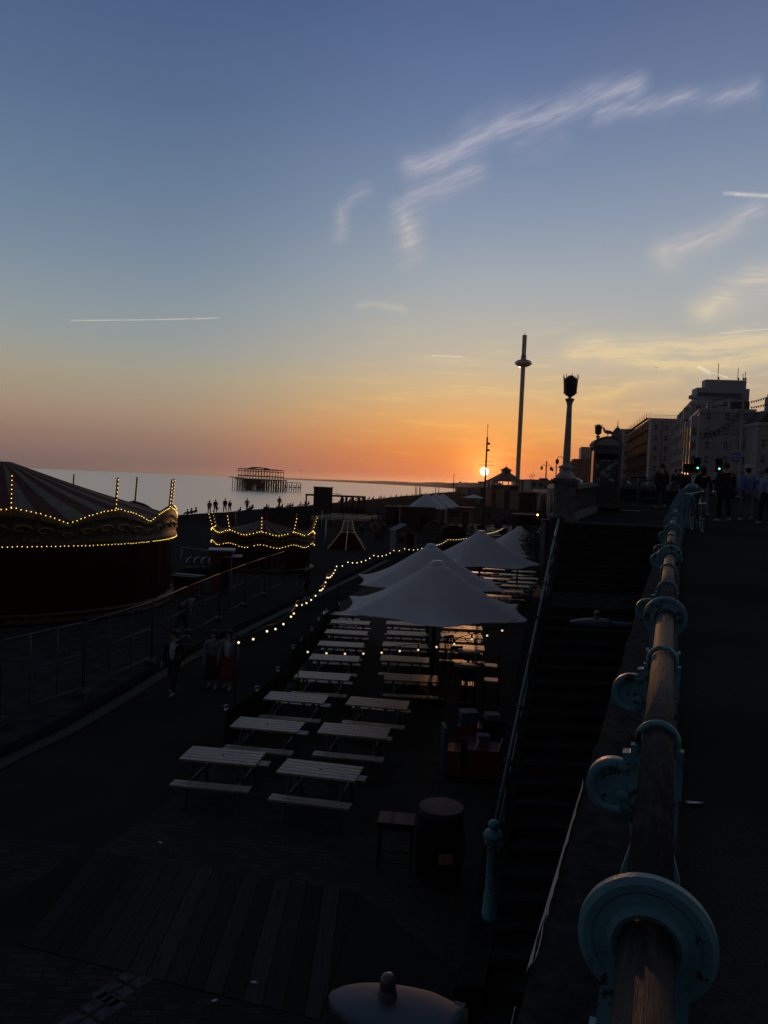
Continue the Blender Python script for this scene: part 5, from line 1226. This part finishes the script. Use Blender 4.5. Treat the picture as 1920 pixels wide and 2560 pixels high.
for px, py, Y, rz, lb in ((1893,1186,48,.3,'dark car behind the person in the light blue top'),(1594,1212,62,-.3,'dark car parked beyond the hedge right of the kiosk'),(1780,1230,60,.25,'dark car half hidden between the hoodie figure and the bicycle')):
    a = at(px, py, Y); car(lb, (a.x,Y,zprom(Y)), rz)

# ------------------------------------------------------------------ buildings along the seafront road
def window(b_, name, x, y, z, w, h, ax, m='pane', frame='trim', d=.06, sash=True):
    """a window on the face whose outward normal is ax ('-y' or '-x')"""
    if ax == '-y':
        f = MB().box((x,y-d/2,z+h/2+.06), (w+.24,d,.12)).box((x,y-d/2,z-h/2-.05), (w+.3,d+.1,.10)).box((x-w/2-.06,y-d/2,z), (.12,d,h)).box((x+w/2+.06,y-d/2,z), (.12,d,h)).build('window', frame, b_)
        p = MB().box((x,y-.008,z), (w,.016,h)).build('pane', m, f)
        if sash: MB().box((x,y-.03,z), (w,.03,.07)).box((x,y-.031,z), (.05,.028,h-.01)).build('sash', frame, f)
    else:
        f = MB().box((x-d/2,y,z+h/2+.06), (d,w+.24,.12)).box((x-d/2,y,z-h/2-.05), (d+.1,w+.3,.10)).box((x-d/2,y-w/2-.06,z), (d,.12,h)).box((x-d/2,y+w/2+.06,z), (d,.12,h)).build('window', frame, b_)
        MB().box((x-.008,y,z), (.016,w,h)).build('pane', m, f)
def building(lb, px, pyr, Y, ux, W, D, m, floors, cols, bays=0, roof='parapet', fl=None, extra=None, win=True):
    """corner under picture column px at depth Y; pyr = picture row of the roofline at that corner"""
    a = at(px, 1240, Y); zb = zprom(Y)-.3; H = at(px, pyr, Y).z-zb; rz = math.atan2(-ux, 1.)
    t = thing('building', lb, 'building', (a.x,Y,zb), rz)
    MB().box((W/2,D/2,H/2), (W,D,H)).build('wall', m, t)
    fh = fl or (H-1.6)/floors
    if roof == 'parapet':
        b = MB()
        for yy_, zz_, dd in ((0,H-.55,.35),(0,H-.05,.2)): b.box((W/2,D/2,zz_), (W+dd*2,D+dd*2,.28))
        b.build('cornice', 'trim' if m != 'redbrick' else 'stone', t)
    if win:
        for r in range(floors):
            z = 2.0+r*fh
            if z > H-1.6: break
            for c in range(cols): window(t, 'w', W*(c+.5)/cols, 0, z, min(1.15,W/cols*.42), fh*.52, '-y')
    if bays:
        bd = D/bays
        for k in range(bays):
            yc = bd*(k+.5); bw = bd*.46
            bb = MB(); out = 1.5
            bb.prism([(0,yc-bw/2,0),(-out,yc-bw*.28,0),(-out,yc+bw*.28,0),(0,yc+bw/2,0)], (0,0,.3), (0,0,H-1.4-(k % 2)*fh*.6))
            by = bb.build('bay', m, t)
            for r in range(floors):
                z = 2.0+r*fh
                if z+fh*.3 > H-1.4-(k % 2)*fh*.6: break
                MB().box((-out-.03,yc,z), (.05,bw*.40,fh*.60)).build('pane', 'bayglass', by)
                MB().box((-out-.02,yc,z-fh*.36), (.16,bw*.60,.12)).box((-out-.02,yc,z+fh*.36), (.14,bw*.58,.10)).build('band', 'trim', by)
                q = Vector((-out/2,yc-bw*.39,z)); ang = math.atan2(bw*.22, out)
                MB().box(q+Vector((-.02,-.03,0)), (math.hypot(out,bw*.22)*.62,.05,fh*.56), rz=math.atan2(-bw*.22*-1, -out)).build('pane', 'pane', by)
                window(t, 'w', 0, yc+bd*.42, z, bd*.12+.5, fh*.5, '-x')
    if extra: extra(t, W, D, H, fh)
    return t
def exA(t, W, D, H, fh):
    b = MB()
    for z in (4.4, 4.4+fh, 4.4+2*fh): b.box((W/2,-.06,z-.9), (W+.1,.12,.16))
    b.build('string_course', 'trim', t)
    for x0 in (0,): MB().prism([(W*.60,0,0),(W*.66,-.9,0),(W*.90,-.9,0),(W*.96,0,0)], (0,0,.2), (0,0,H*.70)).build('bay', 'stucco', t)
    for r in range(4): MB().box((W*.78,-.92,2.0+r*fh), (W*.15,.05,fh*.55)).build('bay_pane', 'pane', t)
    bl = MB().box((W*.45,-.1,H*.735), (W*.8,.5,.15)).box((W*.45,-.28,H*.735+.95), (W*.8,.10,.10))
    for i in range(18): bl.bar((W*.07+i*W*.045,-.28,H*.735+.07), (W*.07+i*W*.045,-.28,H*.735+.92), .05, n=5)
    bl.build('balustrade', 'trim', t)
    MB().box((W*.72,D*.12,H+1.0), (W*.34,5,2.0)).build('roof_house', 'slate', t); MB().box((W*.2,4,H+.8), (1.0,2,1.6)).build('chimney', 'stucco2', t)
A_ = building('cream seafront hotel block with curved bays and a balustrade under the tower slab', 1737, 1022, 190, .29, 12.6, 24, 'stucco', 6, 3, 3, extra=exA, fl=3.55)
building('taller grey rendered house with bay windows stepping back along the front', 1714, 1003, 215, .29, 8.0, 21.5, 'stucco2', 7, 2, 3, fl=3.7)
building('slim rendered terrace house with tall bays next to the flat roofed block', 1697, 1023, 238, .29, 9.0, 21.5, 'stucco', 6, 2, 3, fl=3.8)
def exT(t, W, D, H, fh):
    for r in range(10):
        z = H-2.2-r*3.0
        MB().box((W*.45,-.05,z), (W*.86,.1,1.25)).build('window_band', 'pane', t)
        MB().box((W*.45,-.09,z-.95), (W*.9,.16,.4)).build('spandrel', 'slabconc', t)
        MB().box((-.7,D*.4,z-1.0), (1.3,D*.7,.2)).build('balcony', 'slabconc', t); MB().box((-1.3,D*.4,z-.45), (.06,D*.7,.9)).build('balcony_rail', 'redbrick', t)
    MB().box((W*.56,D/2,H+1.4), (W*.78,D*.7,2.8)).build('plant_room', 'slabconc', t)
    for x, h in ((.42,5.6),(.80,4.4),(.90,2.4),(.94,3.2)): MB().bar((W*x,2,H+2.6), (W*x,2,H+2.6+h), .10, n=6).box((W*x+.2,2,H+3.4), (.5,.3,.7)).build('antenna', 'iron', t)
building('tall pale slab tower with window bands and roof antennas', 1727, 968, 250, .12, 16.2, 6, 'slabconc', 1, 1, 0, roof='none', win=False, extra=exT)
def exF(t, W, D, H, fh):
    b = MB()
    for i in range(9): b.bar((W*i/8,.3,H), (W*i/8,.3,H+1.2), .05, n=5)
    b.bar((0,.3,H+1.2), (W,.3,H+1.2), .06, n=5).bar((0,.3,H+.65), (W,.3,H+.65), .04, n=5); b.build('roof_railing', 'steel', t)
    MB().bar((W*.36,-.12,1), (W*.36,-.12,H-1), .12, n=6).build('downpipe', 'slate', t)
building('plain flat roofed grey block with a roof railing and few windows', 1618, 1045, 270, .10, 10.5, 3.5, 'stucco2', 7, 3, 0, extra=exF)
def exS(t, W, D, H, fh):
    for side in range(2):
        b = MB(); n = 14
        for i in range(n+1):
            y = D*i/n
            for x in (-1.5,-.3): b.bar((x,y,0), (x,y,H+2.2), .07, n=4)
        for r in range(int(H/2.1)+1):
            z = 1.9+r*2.1
            for x in (-1.5,-.3): b.bar((x,0,z), (x,D,z), .06, n=4)
        if side == 0: b.build('scaffold_tubes', 'iron', t)
    for r in range(int(H/4.2)+1): MB().box((-.9,D/2,1.9+r*4.2), (1.2,D,.12)).build('scaffold_deck', 'netting', t)
building('red brick block wrapped in scaffolding and dark red netting', 1616, 1047, 274.5, .21, 7, 76, 'scafbrick', 7, 2, 0, extra=exS)
b_ = building('pale block with a blank upper wall beyond the scaffolding', 1540, 1072, 420, .2, 9, 20, 'slabconc', 6, 2, 0)
def exD(t, W, D, H, fh):
    MB().lathe([(3.4,H-.1),(3.4,H+2.0),(3.3,H+4.5),(2.5,H+7.0),(1.2,H+8.8),(.4,H+9.6),(.25,H+10.4),(.1,H+13.2)], 12, (W*.3,3.4,0)).build('dome', 'slate', t)
    for q in range(3): MB().bar((W*.3-2.4+q*2.4,.0,H), (W*.3-2.4+q*2.4,.0,H+2.4), .3, n=6).build('turret', 'stucco2', t)
building('dark house with a pointed dome above the gull', 1523, 1112, 400, .2, 9, 18, 'stucco2', 5, 2, 0, extra=exD)
building('far stepped block left of the kiosk roof', 1447, 1117, 520, .2, 16, 30, 'stucco2', 5, 4, 0)
building('far low house just right of the stone lamp column', 1428, 1147, 480, .2, 16, 25, 'redbrick', 4, 4, 2)
building('far terrace block behind the phone kiosk', 1475, 1112, 500, .2, 14, 30, 'stucco2', 6, 4, 2)
building('small red brick house between the hotel block and the right hand terrace', 1862, 1056, 205, .0, 6.2, 14, 'redbrick', 3, 2, 0)
def exR(t, W, D, H, fh):
    MB().prism([(-.2,-.1,H+.1),(2.5,-.1,H+3.2),(W,-.1,H+3.2),(W,-.1,H+.1)], (0,0,0), (0,D,0)).build('mansard_roof', 'slate', t)
    ch = MB().box((3.4,1.5,H+4.4), (2.6,1.4,3.4)).build('chimney', 'stucco2', t)
    for i in range(4): MB().lathe([(.18,H+6.1),(.22,H+6.3),(.16,H+6.9)], 8, (2.5+i*.6,1.5,0)).build('chimney_pot', 'redbrick', ch)
building('white terrace building at the right picture edge with chimney pots', 1886, 1056, 180, .0, 16, 30, 'stucco', 5, 6, 0, extra=exR, fl=3.7)
# festoon column with motif and cables
a = at(1851,1130,90); zb = zprom(90); h = at(1851,985,90).z-zb
t = thing('decoration_column', 'pale tall column carrying looped illuminations before the hotel', 'column', (a.x,90,zb), 0)
MB().lathe([(.3,0),(.3,1.2),(.16,1.5),(.13,h-.2),(.2,h)], 10).build('column', 'stucco2', t); MB().box((-.55,-.1,4.6), (1.0,.06,1.0)).build('blue_sign', 'clblue', t)
MB().box((-.55,-.14,4.75), (.8,.03,.12)).box((-.55,-.14,4.4), (.7,.03,.10)).build('sign_bar', 'white', t)
b = MB(); P0 = Vector((0,0,h*.80)); 
for i in range(26):
    u = i/26; c = Vector((-.2-4.6*u, -.1, h*.82-2.9*u-.7*math.sin(u*3.1))); b.ring(c, .26+.10*math.sin(i*2.1), .03, (0,1,0), 10, 4)
b.build('looped_motif', 'iron', t)
b = MB().tube([(0,0,h*.95),(-1.6,0,h*.97),(-3.2,0,h*.93),(-4.0,0,h*.90),(-4.0,0,h*.80)], .05, 6); b.build('arm', 'iron', t)
def cable(lb, p, q, sag, n):
    t = thing('festoon_cable', lb, 'cable', p, 0, 'bunting cables in the sky at the right'); io = Vector(p); path = []
    for i in range(n+1):
        u = i/n; c = Vector(p).lerp(Vector(q), u)-io; c.z -= sag*4*u*(1-u); path.append(c)
    MB().tube(path, .02, 4).build('cable', 'iron', t)
    for c in path[1:-1]: MB().lathe([(.10,-.03),(.09,-.10),(.02,-.26)], 6, c).build('unlit_bulb', 'iron', t)
cable('upper cable of small unlit lamps at the right edge', at(1874,1004,90), at(1975,963,80), .25, 16); cable('lower cable of small unlit lamps at the right edge', at(1874,1018,90), at(1975,985,80), .25, 16)
# people, boards and tubs scattered over the middle distance
for i, (px, Y, rz, h) in enumerate(((1012,118,.4,1.7),(1086,96,2.2,1.75),(1096,97,1.1,1.66),(1140,92,.2,1.78),(1163,99,3.0,1.7),(1182,88,-.6,1.74),(1240,100,.9,1.7),(1258,112,-.3,1.8),(1272,108,2.0,1.68),(962,84,.7,1.72),(905,80,-1.,1.7),(1222,140,.2,1.74),(1292,120,1.4,1.7))):
    q = at(px, 1300, Y); person('one of the dark figures standing about among the far tables and stalls', (q.x,Y,0), rz, 'clblack', 'clblack', h, .12, group='figures among the far stalls', hands=False)
for i, (px, Y, w) in enumerate(((1120,88,.8),(1065,92,.7),(1200,96,.9),(950,78,.7),(1262,92,.8))):
    q = at(px, 1320, Y); t = thing('sign_board', f'dark folding sign board on the far esplanade, {ORD[i]} of several', 'sign board', (q.x,Y,0), .2*i-.3, 'folding boards on the far esplanade')
    for sg in (-1,1): MB().box((0,sg*.2,.55), (w,.04,1.1), m=Matrix.Rotation(sg*.18,3,'X')).build('board', 'timber', t)
for i, (px, Y, r) in enumerate(((1075,84,.9),(1170,82,.8),(1215,104,1.0),(1150,76,.7))):
    q = at(px, 1330, Y); bush(f'dark leafy tub plant on the far esplanade, {ORD[i]} of four', (q.x,Y,0), r, 700, 'tub_plant')
# birds in the air
def flyer(lb, px, py, Y, s, rz):
    t = thing('flying_gull', lb, 'bird', at(px, py, Y), rz, 'gulls in flight'); MB().tube([(-.3,0,0),(-.1,0,.02),(.12,0,.03),(.28,0,.04),(.36,0,.03)], [.01,.07,.075,.045,.01], 8).build('body', 'gullg', t)
    for sg in (-1,1): MB().add([(.12,0,.04),(-.1,0,.04),(-.12,sg*.35,.16),(.1,sg*.35,.17),(-.12,sg*.75,.05),(-.03,sg*.75,.06)], [(0,1,2,3),(3,2,4,5)]).build('wing', 'gullg', t)
    t.scale = (s,)*3
flyer('gull flying high in the sky to the right of the tower', 1642, 920, 150, 1.0, 1.5); flyer('gull flying over the sea right of the ruined pier', 752, 1176, 260, 1.2, .8); flyer('tiny gull flying left of the mast', 1110, 1098, 300, .9, .4)
# ------------------------------------------------------------------ the evening air
b = MB().box((0,20950,96), (80400,42500,206)); hz_m = bpy.data.materials.new('haze'); hz_m.use_nodes = True; t = hz_m.node_tree; t.nodes.clear()
vo = t.nodes.new('ShaderNodeVolumePrincipled'); vo.inputs['Density'].default_value = 2.4e-5; vo.inputs['Color'].default_value = (.95,.9,.86,1); vo.inputs['Anisotropy'].default_value = .75
ou = t.nodes.new('ShaderNodeOutputMaterial'); t.links.new(vo.outputs[0], ou.inputs['Volume'])
tag(b.build('haze', hz_m), kind='stuff')
